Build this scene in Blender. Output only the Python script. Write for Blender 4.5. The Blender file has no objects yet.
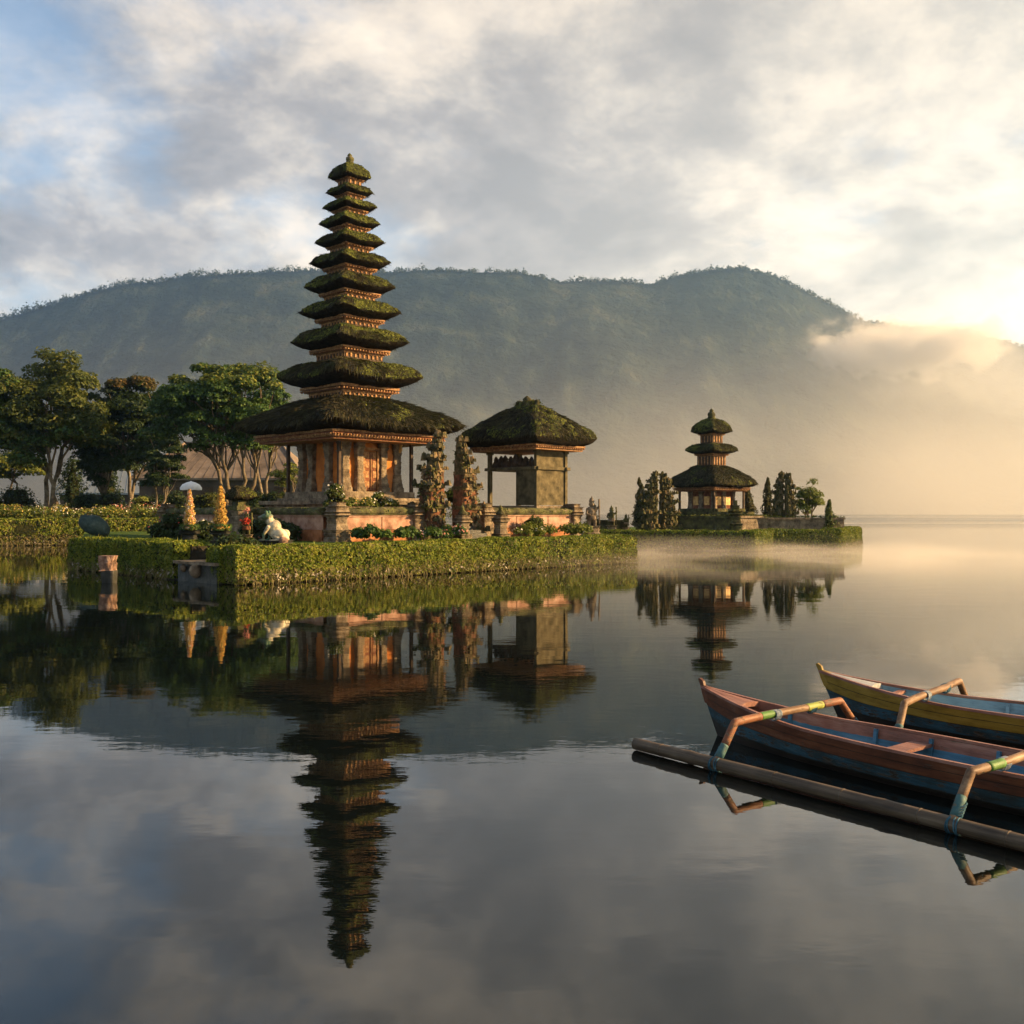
import bpy, math, random
import numpy as np
from mathutils import Vector, Matrix

R = math.radians
C = bpy.context.scene.collection
scn = bpy.context.scene

# ------------------------------------------------------------------ camera
CAM_Z = 2.2
cam_d = bpy.data.cameras.new('camera')
cam = bpy.data.objects.new('camera', cam_d)
C.objects.link(cam)
cam.location = (0, 0, CAM_Z)
cam.rotation_euler = (R(90), 0, 0)
cam_d.sensor_width = 36.0
cam_d.lens = 36.0 * 1000 / 1024
cam_d.clip_start = 0.1
cam_d.clip_end = 12000
scn.camera = cam

# ------------------------------------------------------------------ sun, sky
SUN_AZ, SUN_EL = R(89), R(20)          # azimuth clockwise from +Y (to the right), elevation
sun_d = bpy.data.lights.new('sun', 'SUN')
sun_d.energy = 5.0
sun_d.angle = R(0.6)
sun_d.color = (1.0, 0.63, 0.28)
sun = bpy.data.objects.new('sun', sun_d)
C.objects.link(sun)
sdir = Vector((math.sin(SUN_AZ) * math.cos(SUN_EL), math.cos(SUN_AZ) * math.cos(SUN_EL), math.sin(SUN_EL)))
sun.rotation_euler = sdir.to_track_quat('Z', 'Y').to_euler()
sun.location = (60, 30, 60)

scn.view_settings.view_transform = 'Standard'
scn.view_settings.look = 'None'
scn.view_settings.exposure = 1.7
scn.view_settings.gamma = 1.0
scn.view_settings.use_curve_mapping = False
scn.render.engine = 'CYCLES'
scn.cycles.use_denoising = True
scn.cycles.max_bounces = 6
scn.cycles.diffuse_bounces = 2
scn.cycles.glossy_bounces = 3
scn.cycles.transmission_bounces = 3
scn.cycles.transparent_max_bounces = 12
scn.cycles.volume_bounces = 1
scn.cycles.use_adaptive_sampling = True
scn.cycles.adaptive_threshold = 0.02


class NT:
    """small helper round a node tree"""
    def __init__(self, nt):
        self.nt = nt
        nt.nodes.clear()

    def n(self, typ, **kw):
        nd = self.nt.nodes.new(typ)
        for k, v in kw.items():
            if k.startswith('i_'):
                key = k[2:]
                key = int(key) if key.isdigit() else key
                s = nd.inputs[key]
            else:
                setattr(nd, k, v)
                continue
            if isinstance(v, bpy.types.NodeSocket):
                self.nt.links.new(v, s)
            else:
                s.default_value = v
        return nd

    def math(self, op, a, b=0.0, clamp=False):
        nd = self.nt.nodes.new('ShaderNodeMath')
        nd.operation = op
        nd.use_clamp = clamp
        for s, v in zip(nd.inputs, (a, b)):
            if isinstance(v, bpy.types.NodeSocket):
                self.nt.links.new(v, s)
            else:
                s.default_value = v
        return nd.outputs[0]

    def vmath(self, op, a, b=(0, 0, 0)):
        nd = self.nt.nodes.new('ShaderNodeVectorMath')
        nd.operation = op
        for s, v in zip(nd.inputs, (a, b)):
            if isinstance(v, bpy.types.NodeSocket):
                self.nt.links.new(v, s)
            else:
                s.default_value = v
        return nd.outputs['Value'] if op in ('DOT_PRODUCT', 'LENGTH') else nd.outputs['Vector']

    def ramp(self, fac, stops, interp='LINEAR'):
        nd = self.nt.nodes.new('ShaderNodeValToRGB')
        cr = nd.color_ramp
        cr.interpolation = interp
        while len(cr.elements) < len(stops):
            cr.elements.new(0.5)
        for e, (p, c) in zip(cr.elements, stops):
            e.position = p
            if isinstance(c, (int, float)):
                c = (c, c, c)
            e.color = (*c, 1)
        self.nt.links.new(fac, nd.inputs[0])
        return nd.outputs[0]

    def mix(self, fac, a, b, blend='MIX'):
        nd = self.nt.nodes.new('ShaderNodeMix')
        nd.data_type = 'RGBA'
        nd.blend_type = blend
        for s, v in ((nd.inputs[0], fac), (nd.inputs[6], a), (nd.inputs[7], b)):
            if isinstance(v, bpy.types.NodeSocket):
                self.nt.links.new(v, s)
            else:
                if s.type == 'RGBA' and len(v) == 3:
                    v = (*v, 1)
                s.default_value = v
        return nd.outputs[2]

    def noise(self, vec, scale, detail=4, rough=0.55, dist=0.0, out=0):
        nd = self.n('ShaderNodeTexNoise')
        nd.inputs['Scale'].default_value = scale
        nd.inputs['Detail'].default_value = detail
        nd.inputs['Roughness'].default_value = rough
        nd.inputs['Distortion'].default_value = dist
        if vec is not None:
            self.nt.links.new(vec, nd.inputs['Vector'])
        return nd.outputs[out]

    def maprange(self, v, a, b, c=0.0, d=1.0, smooth=False):
        nd = self.nt.nodes.new('ShaderNodeMapRange')
        nd.clamp = True
        if smooth:
            nd.interpolation_type = 'SMOOTHSTEP'
        self.nt.links.new(v, nd.inputs[0])
        for i, x in enumerate((a, b, c, d)):
            nd.inputs[i + 1].default_value = x
        return nd.outputs[0]

    def link(self, a, b):
        self.nt.links.new(a, b)


world = bpy.data.worlds.new('World')
scn.world = world
world.use_nodes = True
w = NT(world.node_tree)
sky = w.n('ShaderNodeTexSky')
sky.sky_type = 'NISHITA'
sky.sun_disc = False
sky.sun_elevation = SUN_EL
sky.sun_rotation = SUN_AZ
sky.altitude = 1200
sky.air_density = 1.0
sky.dust_density = 0.6
sky.ozone_density = 1.5
tc = w.n('ShaderNodeTexCoord')
d = w.vmath('NORMALIZE', tc.outputs['Generated'])
sep = w.n('ShaderNodeSeparateXYZ', i_0=d)
# clouds as a layer over the land: the view ray meets the layer at d / d.z
zz = w.math('ADD', w.math('MAXIMUM', sep.outputs[2], 0.0), 0.38)
cx = w.math('DIVIDE', sep.outputs[0], zz)
cy = w.math('DIVIDE', sep.outputs[1], zz)
cp = w.n('ShaderNodeCombineXYZ', i_0=cx, i_1=cy, i_2=3.7).outputs[0]
big = w.noise(cp, 1.5, 6, 0.56, 0.2)


def puffs(off):
    q = w.vmath('ADD', cp, off)
    return w.math('ADD', w.math('MULTIPLY', w.noise(q, 3.6, 12, 0.64, 0.1), 0.55), w.math('MULTIPLY', w.noise(q, 1.35, 4, 0.5, 0.1), 0.45))


fine = puffs((7.3, 2.1, 0.4))
# the same cloud a step towards the sun: thinner there means this side is lit
step = 0.07
toward = puffs((7.3 + step * math.sin(SUN_AZ), 2.1 + step * math.cos(SUN_AZ), 0.4))
lit = w.math('SUBTRACT', fine, toward)
sd = w.vmath('DOT_PRODUCT', d, (sdir.x, sdir.y, sdir.z))
# nearness to the bright patch of cloud between the sun and the ridge
gaz, gel = R(27), R(9)
gd = w.vmath('DOT_PRODUCT', d, (math.sin(gaz) * math.cos(gel), math.cos(gaz) * math.cos(gel), math.sin(gel)))
glow = w.math('POWER', w.math('MAXIMUM', gd, 0.0), 26.0)
glow2 = w.math('POWER', w.math('MAXIMUM', gd, 0.0), 7.0)
cover = w.math('ADD', w.math('MULTIPLY', big, 0.45), w.math('MULTIPLY', fine, 0.55))
cover = w.math('ADD', cover, w.math('MULTIPLY', glow2, 0.07))
# more open sky low on the left, away from the sun
cover = w.math('SUBTRACT', cover, w.maprange(sep.outputs[0], 0.45, -0.45, -0.03, 0.04, True))
cover = w.math('SUBTRACT', cover, w.maprange(sep.outputs[2], 0.46, 0.80, 0, 0.09, True))
covm = w.maprange(cover, 0.40, 0.52, 0.28, 1, True)
shade = w.math('SUBTRACT', fine, w.math('MULTIPLY', lit, 1.1))
ccol = w.ramp(shade, [(0.38, (1.30, 1.09, 0.85)), (0.45, (1.00, 0.85, 0.69)), (0.50, (0.68, 0.605, 0.53)), (0.55, (0.44, 0.405, 0.39)), (0.62, (0.29, 0.28, 0.29))])
ccol = w.mix(w.math('MULTIPLY', glow2, 0.65, True), ccol, w.mix(0.55, ccol, (1.15, 0.95, 0.68)))
gl = w.n('ShaderNodeVectorMath', operation='SCALE', i_0=(0.20, 0.16, 0.10))
w.link(w.math('MULTIPLY', w.math('MULTIPLY', glow, w.maprange(sep.outputs[2], 0.36, 0.14, 0.15, 1.0, True)), w.maprange(shade, 0.60, 0.40, 0.35, 1.0)), gl.inputs['Scale'])
ccol = w.vmath('ADD', ccol, gl.outputs[0])
SKY_STR = 0.075
# clouds turned away from the sun are darker, those high overhead are thick
opp = w.math('MULTIPLY', w.maprange(sd, -1.0, -0.35, 0.42, 1.0, True), w.maprange(sep.outputs[2], 0.20, 0.55, 1.0, 0.66, True))
cs0 = w.n('ShaderNodeVectorMath', operation='SCALE', i_0=ccol)
w.link(opp, cs0.inputs['Scale'])
cs = w.n('ShaderNodeVectorMath', operation='SCALE', i_0=cs0.outputs[0])
cs.inputs['Scale'].default_value = 0.43 / SKY_STR
skyc = w.vmath('MULTIPLY', sky.outputs[0], (1.05, 1.10, 1.04))
col = w.mix(w.math('MULTIPLY', covm, 0.93), skyc, cs.outputs[0])
# underside of the sphere: dim
bg = w.n('ShaderNodeBackground', i_0=col)
bg.inputs['Strength'].default_value = SKY_STR
wo = w.n('ShaderNodeOutputWorld')
w.link(bg.outputs[0], wo.inputs[0])
world.cycles.sampling_method = 'MANUAL'
world.cycles.sample_map_resolution = 1024

# ------------------------------------------------------------------ helpers
rng = np.random.RandomState(11)


def X_at(px, Y):
    return (px - 512) / 1000.0 * Y


def Z_at(py, Y):
    return CAM_Z - (py - 512) / 1000.0 * Y


def vnoise(p, seed=0):
    """value noise in 3-D, p (N,3) -> (N,) in -1..1"""
    p = np.asarray(p, float)
    i = np.floor(p).astype(np.int64)
    f = p - i
    f = f * f * (3 - 2 * f)

    def h(ix, iy, iz):
        n = (ix * 374761393 + iy * 668265263 + iz * 2147483647 + seed * 1274126177) & 0x7fffffff
        n = ((n ^ (n >> 13)) * 1274126177) & 0x7fffffff
        n = n ^ (n >> 16)
        return (n & 0xffff) / 32767.5 - 1.0
    r = 0
    for dx in (0, 1):
        wx = f[:, 0] if dx else 1 - f[:, 0]
        for dy in (0, 1):
            wy = f[:, 1] if dy else 1 - f[:, 1]
            for dz in (0, 1):
                wz = f[:, 2] if dz else 1 - f[:, 2]
                r = r + wx * wy * wz * h(i[:, 0] + dx, i[:, 1] + dy, i[:, 2] + dz)
    return r


def fbm(p, octaves=4, seed=0, gain=0.5):
    p = np.asarray(p, float)
    a, s, r = 1.0, 0.0, 0
    for k in range(octaves):
        r = r + a * vnoise(p * 2 ** k + k * 17.3, seed + k)
        s += a
        a *= gain
    return r / s


class MB:
    """collects pieces of geometry that become ONE mesh object"""
    def __init__(self):
        self.v, self.f, self.m, self.n = [], [], [], 0
        self.sm = []

    def add(self, V, F, mat=0, smooth=False):
        V = np.asarray(V, float).reshape(-1, 3)
        F = np.asarray(F, np.int64)
        if F.ndim == 1:
            F = F.reshape(1, -1)
        self.v.append(V)
        self.f.append(F + self.n)
        self.m.append(np.full(len(F), mat, np.int32))
        self.sm.append(np.full(len(F), smooth, bool))
        self.n += len(V)
        return self

    def box(self, c, s, mat=0, rz=0.0, taper=1.0, rot=None):
        x, y, z = s[0] / 2, s[1] / 2, s[2] / 2
        V = np.array([[-x, -y, -z], [x, -y, -z], [x, y, -z], [-x, y, -z], [-x * taper, -y * taper, z], [x * taper, -y * taper, z], [x * taper, y * taper, z], [-x * taper, y * taper, z]])
        if rot is not None:
            V = V @ np.array(rot).T
        if rz:
            c_, s_ = math.cos(rz), math.sin(rz)
            V = V @ np.array([[c_, s_, 0], [-s_, c_, 0], [0, 0, 1]])
        V = V + np.array(c)
        return self.add(V, [[0, 3, 2, 1], [4, 5, 6, 7], [0, 1, 5, 4], [1, 2, 6, 5], [2, 3, 7, 6], [3, 0, 4, 7]], mat)

    def rings(self, rings, closed_u=True, cap=(True, True), mat=0, smooth=True):
        """loft through rings (each (n,3))"""
        n = len(rings[0])
        V = np.concatenate(rings)
        F = []
        m = n if closed_u else n - 1
        a = np.arange(m)
        b = (a + 1) % n
        for k in range(len(rings) - 1):
            F.append(np.stack([a + k * n, b + k * n, b + (k + 1) * n, a + (k + 1) * n], 1))
        self.add(V, np.concatenate(F), mat, smooth)
        off = self.n - len(V)
        for c, k in ((cap[0], 0), (cap[1], len(rings) - 1)):
            if c:
                idx = np.arange(n) + k * n + off
                if k == 0:
                    idx = idx[::-1]
                self.f.append(idx.reshape(1, -1))
                self.m.append(np.full(1, mat, np.int32))
                self.sm.append(np.full(1, False, bool))
        return self

    def tube(self, path, radii, n=8, mat=0, cap=True, smooth=True):
        path = np.asarray(path, float)
        if np.isscalar(radii):
            radii = [radii] * len(path)
        rings = []
        up = np.array([0.0, 0, 1])
        prev = None
        for k, p in enumerate(path):
            t = path[min(k + 1, len(path) - 1)] - path[max(k - 1, 0)]
            t = t / (np.linalg.norm(t) + 1e-9)
            if prev is None:
                ref = up if abs(t[2]) < 0.9 else np.array([1.0, 0, 0])
                a = np.cross(t, ref)
            else:
                a = prev - t * np.dot(prev, t)
            a = a / (np.linalg.norm(a) + 1e-9)
            prev = a
            b = np.cross(t, a)
            th = np.linspace(0, 2 * math.pi, n, endpoint=False)
            rings.append(p + radii[k] * (np.cos(th)[:, None] * a + np.sin(th)[:, None] * b))
        return self.rings(rings, True, (cap, cap), mat, smooth)

    def lathe(self, prof, n=16, c=(0, 0, 0), mat=0, sq=None, rz=0.0, smooth=True, jit=0, seed=0):
        """profile [(r,z)]; sq = superellipse power for square-ish plans"""
        th = np.linspace(0, 2 * math.pi, n, endpoint=False)
        ux, uy = np.cos(th), np.sin(th)
        if sq:
            k = (np.abs(ux) ** sq + np.abs(uy) ** sq) ** (-1.0 / sq)
            ux, uy = ux * k, uy * k
        if rz:
            ux, uy = ux * math.cos(rz) - uy * math.sin(rz), ux * math.sin(rz) + uy * math.cos(rz)
        rings = [np.stack([c[0] + r * ux, c[1] + r * uy, np.full(n, c[2] + z)], 1) for r, z in prof]
        if jit:
            for q in range(len(rings)):
                rings[q] = rings[q] + jit * np.stack([vnoise(rings[q] * 3.1 / (jit * 10 + .3) + 5 * s, seed + s) for s in range(3)], 1)
        return self.rings(rings, True, (True, True), mat, smooth)

    def leaves(self, P, N, size, mat=0, tilt=0.6, aspect=0.6, rs=None, sizes=None, up=0.0):
        """small leaf faces (bent quads of two triangles' worth) at points P facing roughly N"""
        rs = rs or rng
        P = np.asarray(P, float)
        n = len(P)
        if n == 0:
            return self
        N = np.asarray(N, float) + tilt * rs.normal(size=(n, 3))
        N[:, 2] += up
        N /= np.linalg.norm(N, axis=1)[:, None] + 1e-9
        T = rs.normal(size=(n, 3))
        T -= N * np.sum(T * N, 1)[:, None]
        T /= np.linalg.norm(T, axis=1)[:, None] + 1e-9
        B = np.cross(N, T)
        s = (size * (0.6 + 0.8 * rs.rand(n)) if sizes is None else sizes)[:, None]
        a = P - T * s * 0.5
        b = P + B * s * aspect * 0.5 + N * s * 0.06
        c = P + T * s * 0.5
        e = P - B * s * aspect * 0.5 + N * s * 0.06
        V = np.stack([a, b, c, e], 1).reshape(-1, 3)
        F = np.arange(4 * n).reshape(n, 4)
        return self.add(V, F, mat)

    def blades(self, P, D, length, width, mat=0, rs=None):
        """thin triangles (straw, grass) from P along D"""
        rs = rs or rng
        P = np.asarray(P, float)
        n = len(P)
        D = np.asarray(D, float)
        D = D / (np.linalg.norm(D, axis=1)[:, None] + 1e-9)
        S = np.cross(D, rs.normal(size=(n, 3)))
        S /= np.linalg.norm(S, axis=1)[:, None] + 1e-9
        L = length * (0.6 + 0.8 * rs.rand(n))[:, None]
        V = np.stack([P - S * width / 2, P + S * width / 2, P + D * L], 1).reshape(-1, 3)
        return self.add(V, np.arange(3 * n).reshape(n, 3), mat)

    def build(self, name, mats, parent=None, smooth=None):
        me = bpy.data.meshes.new(name)
        V = np.concatenate(self.v) if self.v else np.zeros((0, 3))
        me.vertices.add(len(V))
        me.vertices.foreach_set('co', V.astype(np.float32).ravel())
        loops, starts, tot, mi, sm = [], [], [], [], []
        s = 0
        for F, M, S in zip(self.f, self.m, self.sm):
            k = F.shape[1]
            loops.append(F.ravel())
            starts.append(s + np.arange(len(F)) * k)
            tot.append(np.full(len(F), k))
            mi.append(M)
            sm.append(S)
            s += F.size
        L = np.concatenate(loops)
        me.loops.add(len(L))
        me.loops.foreach_set('vertex_index', L.astype(np.int32))
        st = np.concatenate(starts)
        me.polygons.add(len(st))
        me.polygons.foreach_set('loop_start', st.astype(np.int32))
        me.polygons.foreach_set('material_index', np.concatenate(mi).astype(np.int32))
        S = np.concatenate(sm) if smooth is None else np.full(len(st), smooth, bool)
        me.polygons.foreach_set('use_smooth', S)
        me.update(calc_edges=True)
        me.validate()
        if not isinstance(mats, (list, tuple)):
            mats = [mats]
        for m in mats:
            me.materials.append(m)
        o = bpy.data.objects.new(name, me)
        C.objects.link(o)
        if parent is not None:
            o.parent = parent
        return o


def tag(o, label=None, cat=None, group=None, kind=None):
    if label:
        o['label'] = label
    if cat:
        o['category'] = cat
    if group:
        o['group'] = group
    if kind:
        o['kind'] = kind
    return o


def thing(name, label, cat, loc=(0, 0, 0), rz=0.0, group=None):
    o = bpy.data.objects.new(name, None)
    C.objects.link(o)
    o.empty_display_size = 0.3
    o.location = loc
    o.rotation_euler = (0, 0, rz)
    return tag(o, label, cat, group)


def copy_tree(o, parent=None):
    c = o.copy()
    C.objects.link(c)
    if parent is not None:
        c.parent = parent
    for ch in list(o.children):
        copy_tree(ch, c)
    return c


# ------------------------------------------------------------------ materials
def mat(name, base, rough=0.85, spec=0.2, bump=None, vary=None, subsurf=None):
    """base: colour or list of stops driven by noise at `vary` scale (object space)"""
    m = bpy.data.materials.new(name)
    m.use_nodes = True
    t = NT(m.node_tree)
    out = t.n('ShaderNodeOutputMaterial')
    b = t.n('ShaderNodeBsdfPrincipled')
    b.inputs['Roughness'].default_value = rough
    b.inputs['Specular IOR Level'].default_value = spec
    t.link(b.outputs[0], out.inputs[0])
    pos = t.n('ShaderNodeTexCoord').outputs['Object']
    if isinstance(base, list):
        sc, det = vary if vary else (3.0, 5)
        f = t.noise(pos, sc, det, 0.6)
        t.link(t.ramp(f, base), b.inputs['Base Color'])
    else:
        b.inputs['Base Color'].default_value = (*base, 1)
    if bump:
        h = t.noise(pos, bump[0], 5, 0.6)
        bn = t.n('ShaderNodeBump', i_Height=h)
        bn.inputs['Strength'].default_value = bump[1]
        bn.inputs['Distance'].default_value = bump[2]
        t.link(bn.outputs[0], b.inputs['Normal'])
    return m


def paint(name, base, under, chip=0.60, rough=0.55, along=(1.2, 9, 9)):
    """old boat paint: tone drifts along the planks, chips show the wood, fine brush relief"""
    m = bpy.data.materials.new(name)
    m.use_nodes = True
    t = NT(m.node_tree)
    out = t.n('ShaderNodeOutputMaterial')
    b = t.n('ShaderNodeBsdfPrincipled')
    pos = t.n('ShaderNodeTexCoord').outputs['Object']
    st = t.vmath('MULTIPLY', pos, along)
    f = t.math('ADD', t.math('MULTIPLY', t.noise(st, 2.0, 8, 0.65), 0.6), t.math('MULTIPLY', t.noise(pos, 2.6, 4, 0.55), 0.4))
    c = t.ramp(f, base)
    n2 = t.math('ADD', t.math('MULTIPLY', t.noise(st, 5.0, 9, 0.7), 0.55), t.math('MULTIPLY', t.noise(pos, 5.5, 6, 0.65), 0.45))
    ch = t.maprange(n2, chip, chip + 0.045, 0, 1, True)
    wood = t.ramp(t.noise(st, 6, 5, 0.6), under)
    t.link(t.mix(ch, c, wood), b.inputs['Base Color'])
    t.link(t.math('ADD', t.math('MULTIPLY', ch, 0.25), rough), b.inputs['Roughness'])
    b.inputs['Specular IOR Level'].default_value = 0.3
    h = t.math('SUBTRACT', t.noise(st, 4.0, 6, 0.6), t.math('MULTIPLY', ch, 0.5))
    bn = t.n('ShaderNodeBump', i_Height=h)
    bn.inputs['Strength'].default_value = 0.6
    bn.inputs['Distance'].default_value = 0.006
    t.link(bn.outputs[0], b.inputs['Normal'])
    t.link(b.outputs[0], out.inputs[0])
    return m


def leafmat(name, stops, rough=0.6, trans=0.35, scale=0.9):
    """foliage: each leaf (mesh island) its own shade, clumps by noise; thin leaves let light through"""
    m = bpy.data.materials.new(name)
    m.use_nodes = True
    t = NT(m.node_tree)
    out = t.n('ShaderNodeOutputMaterial')
    geo = t.n('ShaderNodeNewGeometry')
    pos = geo.outputs['Position']
    f = t.noise(pos, scale, 3, 0.6)
    r = geo.outputs['Random Per Island']
    f = t.math('ADD', t.math('MULTIPLY', f, 0.68), t.math('MULTIPLY', r, 0.32))
    c = t.ramp(f, stops)
    b = t.n('ShaderNodeBsdfPrincipled', i_0=c)
    b.inputs['Roughness'].default_value = rough
    b.inputs['Specular IOR Level'].default_value = 0.25
    tr = t.n('ShaderNodeBsdfTranslucent', i_0=t.mix(0.5, c, (0.10, 0.14, 0.02)))
    mx = t.n('ShaderNodeMixShader', i_0=trans, i_1=b.outputs[0], i_2=tr.outputs[0])
    t.link(mx.outputs[0], out.inputs[0])
    return m


# ------------------------------------------------------------------ the setting
def water_mat():
    m = bpy.data.materials.new('lake_water')
    m.use_nodes = True
    t = NT(m.node_tree)
    out = t.n('ShaderNodeOutputMaterial')
    b = t.n('ShaderNodeBsdfPrincipled')
    b.inputs['Base Color'].default_value = (0.003, 0.005, 0.005, 1)
    b.inputs['IOR'].default_value = 1.58
    pos = t.n('ShaderNodeNewGeometry').outputs['Position']
    big = t.noise(t.vmath('MULTIPLY', pos, (0.05, 0.14, 1)), 1.0, 3, 0.5)
    amp = t.maprange(big, 0.40, 0.68, 0.10, 1.5, True)
    h1 = t.noise(t.vmath('MULTIPLY', pos, (0.8, 1.5, 1)), 1.0, 2, 0.5)
    h2 = t.noise(t.vmath('MULTIPLY', pos, (3.2, 6.5, 1)), 1.0, 3, 0.55)
    h = t.math('ADD', t.math('MULTIPLY', h1, 0.0020), t.math('MULTIPLY', t.math('MULTIPLY', h2, 0.0011), amp))
    # far off the wavelets lie below what the eye resolves: the lake goes glassy
    far = t.maprange(t.n('ShaderNodeSeparateXYZ', i_0=pos).outputs[1], 70, 420, 1.0, 0.02, True)
    h = t.math('MULTIPLY', h, far)
    bn = t.n('ShaderNodeBump', i_Height=h)
    bn.inputs['Strength'].default_value = 1.0
    bn.inputs['Distance'].default_value = 1.0
    # cat's-paws of breeze roughen bands of the open lake
    sy = t.n('ShaderNodeSeparateXYZ', i_0=pos).outputs[1]
    band = t.noise(t.vmath('MULTIPLY', pos, (0.0016, 0.011, 1)), 1.0, 4, 0.6)
    rg = t.math('MULTIPLY', t.maprange(band, 0.40, 0.60, 0.15, 1.0, True), t.math('MULTIPLY', t.maprange(sy, 95, 210, 0, 1, True), t.maprange(sy, 1300, 900, 0.3, 1, True)))
    t.link(t.math('ADD', t.math('MULTIPLY', rg, 0.20), 0.012), b.inputs['Roughness'])
    t.link(bn.outputs[0], b.inputs['Normal'])
    t.link(b.outputs[0], out.inputs[0])
    return m


# the lake reaches the far shore; the near water is simply more of it
mb = MB()
mb.add([[-2600, -120, 0], [2600, -120, 0], [2600, 1600, 0], [-2600, 1600, 0]], [[0, 1, 2, 3]])
tag(mb.build('lake', water_mat()), kind='structure')

# mountain: ridge line read as (tangent of azimuth, height), true size at about 1.9 km
RIDGE = [(-2600, 505), (-1800, 470), (-1000, 430), (-500, 385), (-200, 345), (0, 320), (50, 305), (100, 290), (130, 283), (160, 282), (180, 277), (250, 273), (300, 271), (400, 272), (420, 270), (480, 272),
         (520, 273), (560, 282), (590, 281), (620, 281), (650, 285), (680, 275), (710, 270), (740, 268), (770, 274), (800, 289), (830, 304), (860, 320), (900, 345), (960, 375), (1040, 410), (1200, 455), (1500, 500), (1900, 510)]
RIDGE2 = [(500, 500), (700, 420), (820, 345), (870, 321), (910, 328), (950, 329), (980, 335), (1010, 343), (1040, 352), (1120, 372), (1300, 410), (1600, 450), (2200, 490), (3200, 508)]


def mountain(name, ridge, y0, y1, y2, px0, px1, npx, ny, seed, material):
    px = np.linspace(px0, px1, npx)
    rp = np.array(ridge, float)
    H = (512 - np.interp(px, rp[:, 0], rp[:, 1])) / 1000.0 * y1 + CAM_Z
    t = np.concatenate([np.linspace(0, 1, ny), 1 + np.linspace(0, 1, ny // 4)[1:]])
    PX, T = np.meshgrid(px, t)
    Y = np.where(T <= 1, y0 + (y1 - y0) * T, y1 + (y2 - y1) * (T - 1))
    Xw = (PX - 512) / 1000.0 * Y
    prof = np.where(T <= 1, np.clip(T, 0, 1) ** 0.95 * (0.85 + 0.15 * T), 1 - 0.8 * (T - 1))
    Z = H[None, :] * prof
    P = np.stack([Xw.ravel(), Y.ravel(), Z.ravel()], 1)
    g = fbm(np.stack([P[:, 0] / 130, P[:, 1] / 420, np.zeros(len(P))], 1), 5, seed)
    env = (np.sin(np.clip(T, 0, 1) * math.pi) ** 0.8).ravel()
    gul = np.abs(fbm(np.stack([P[:, 0] / 150, P[:, 1] / 500, np.ones(len(P))], 1), 4, seed + 3))
    P[:, 2] += env * (g * 46 - gul * 34 + 6) + (T.ravel() > 0.03) * fbm(P / 26, 3, seed + 9) * 5.5 * np.clip(env + .25, 0, 1)
    P[:, 2] = np.where(T.ravel() <= 0.0, -0.5, P[:, 2])
    n, mrow = len(px), len(t)
    a = (np.arange(mrow - 1)[:, None] * n + np.arange(n - 1)[None, :]).ravel()
    F = np.stack([a, a + 1, a + n + 1, a + n], 1)
    m = MB()
    m.add(P, F, 0, True)
    return m.build(name, material), P.reshape(mrow, n, 3)[ny - 1]


forest_ground = mat('forested_slope', [(0.34, (0.006, 0.012, 0.013)), (0.46, (0.013, 0.023, 0.021)), (0.56, (0.029, 0.041, 0.031)), (0.68, (0.058, 0.064, 0.045))], 0.95, 0.05, (0.06, 1.0, 13.0), (0.016, 9))
mo, rl = mountain('mountain', RIDGE, 1330, 1900, 2400, -900, 1750, 520, 110, 3, forest_ground)
tag(mo, kind='structure')
mo2, rl2 = mountain('mountain', RIDGE2, 1650, 2250, 2550, 640, 2100, 260, 60, 21, forest_ground)
tag(mo2, kind='structure')

far_leaf = leafmat('far_leaves', [(0.3, (0.02, 0.035, 0.012)), (0.7, (0.05, 0.07, 0.025))], 0.8, 0.25, 0.05)
far_bark = mat('far_bark', (0.09, 0.075, 0.055))


def ridge_forest(line, pxr, step, seed, hmin, hmax):
    rs = np.random.RandomState(seed)
    m = MB()
    seg = np.linalg.norm(np.diff(line, axis=0), axis=1)
    s = np.concatenate([[0], np.cumsum(seg)])
    pos = 0.0
    Ps, Ns = [], []
    while pos < s[-1]:
        p = np.array([np.interp(pos, s, line[:, k]) for k in range(3)])
        pos += step * (0.35 + 1.3 * rs.rand())
        px = p[0] / p[1] * 1000 + 512
        if px < pxr[0] or px > pxr[1]:
            continue
        dens = vnoise(np.array([[p[0] / 60, 0, seed]]))[0]
        if dens < -0.95:
            continue
        h = hmin + (hmax - hmin) * rs.rand() ** 2.2 * (0.75 + 0.5 * max(dens, 0))
        p = p + np.array([0, rs.uniform(-8, 4), -4.0])
        m.tube([p, p + [rs.normal() * .3, 0, h * 0.75]], [0.45, 0.25], 4, 1, False)
        k = int(16 + h * 2.4)
        q = rs.normal(size=(k, 3)) * np.array([h * 0.24, h * 0.24, h * 0.22]) + p + [0, 0, h * 0.5]
        Ps.append(q)
        Ns.append(rs.normal(size=(k, 3)))
    m.leaves(np.concatenate(Ps), np.concatenate(Ns), 3.2, 0, 0.3, 0.75, rs)
    return m


tag(ridge_forest(rl, (-60, 900), 4.0, 5, 5, 17).build('forest', [far_leaf, far_bark]), kind='stuff')
tag(ridge_forest(rl2, (850, 1080), 8, 6, 7, 13).build('forest', [far_leaf, far_bark]), kind='stuff')

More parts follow.
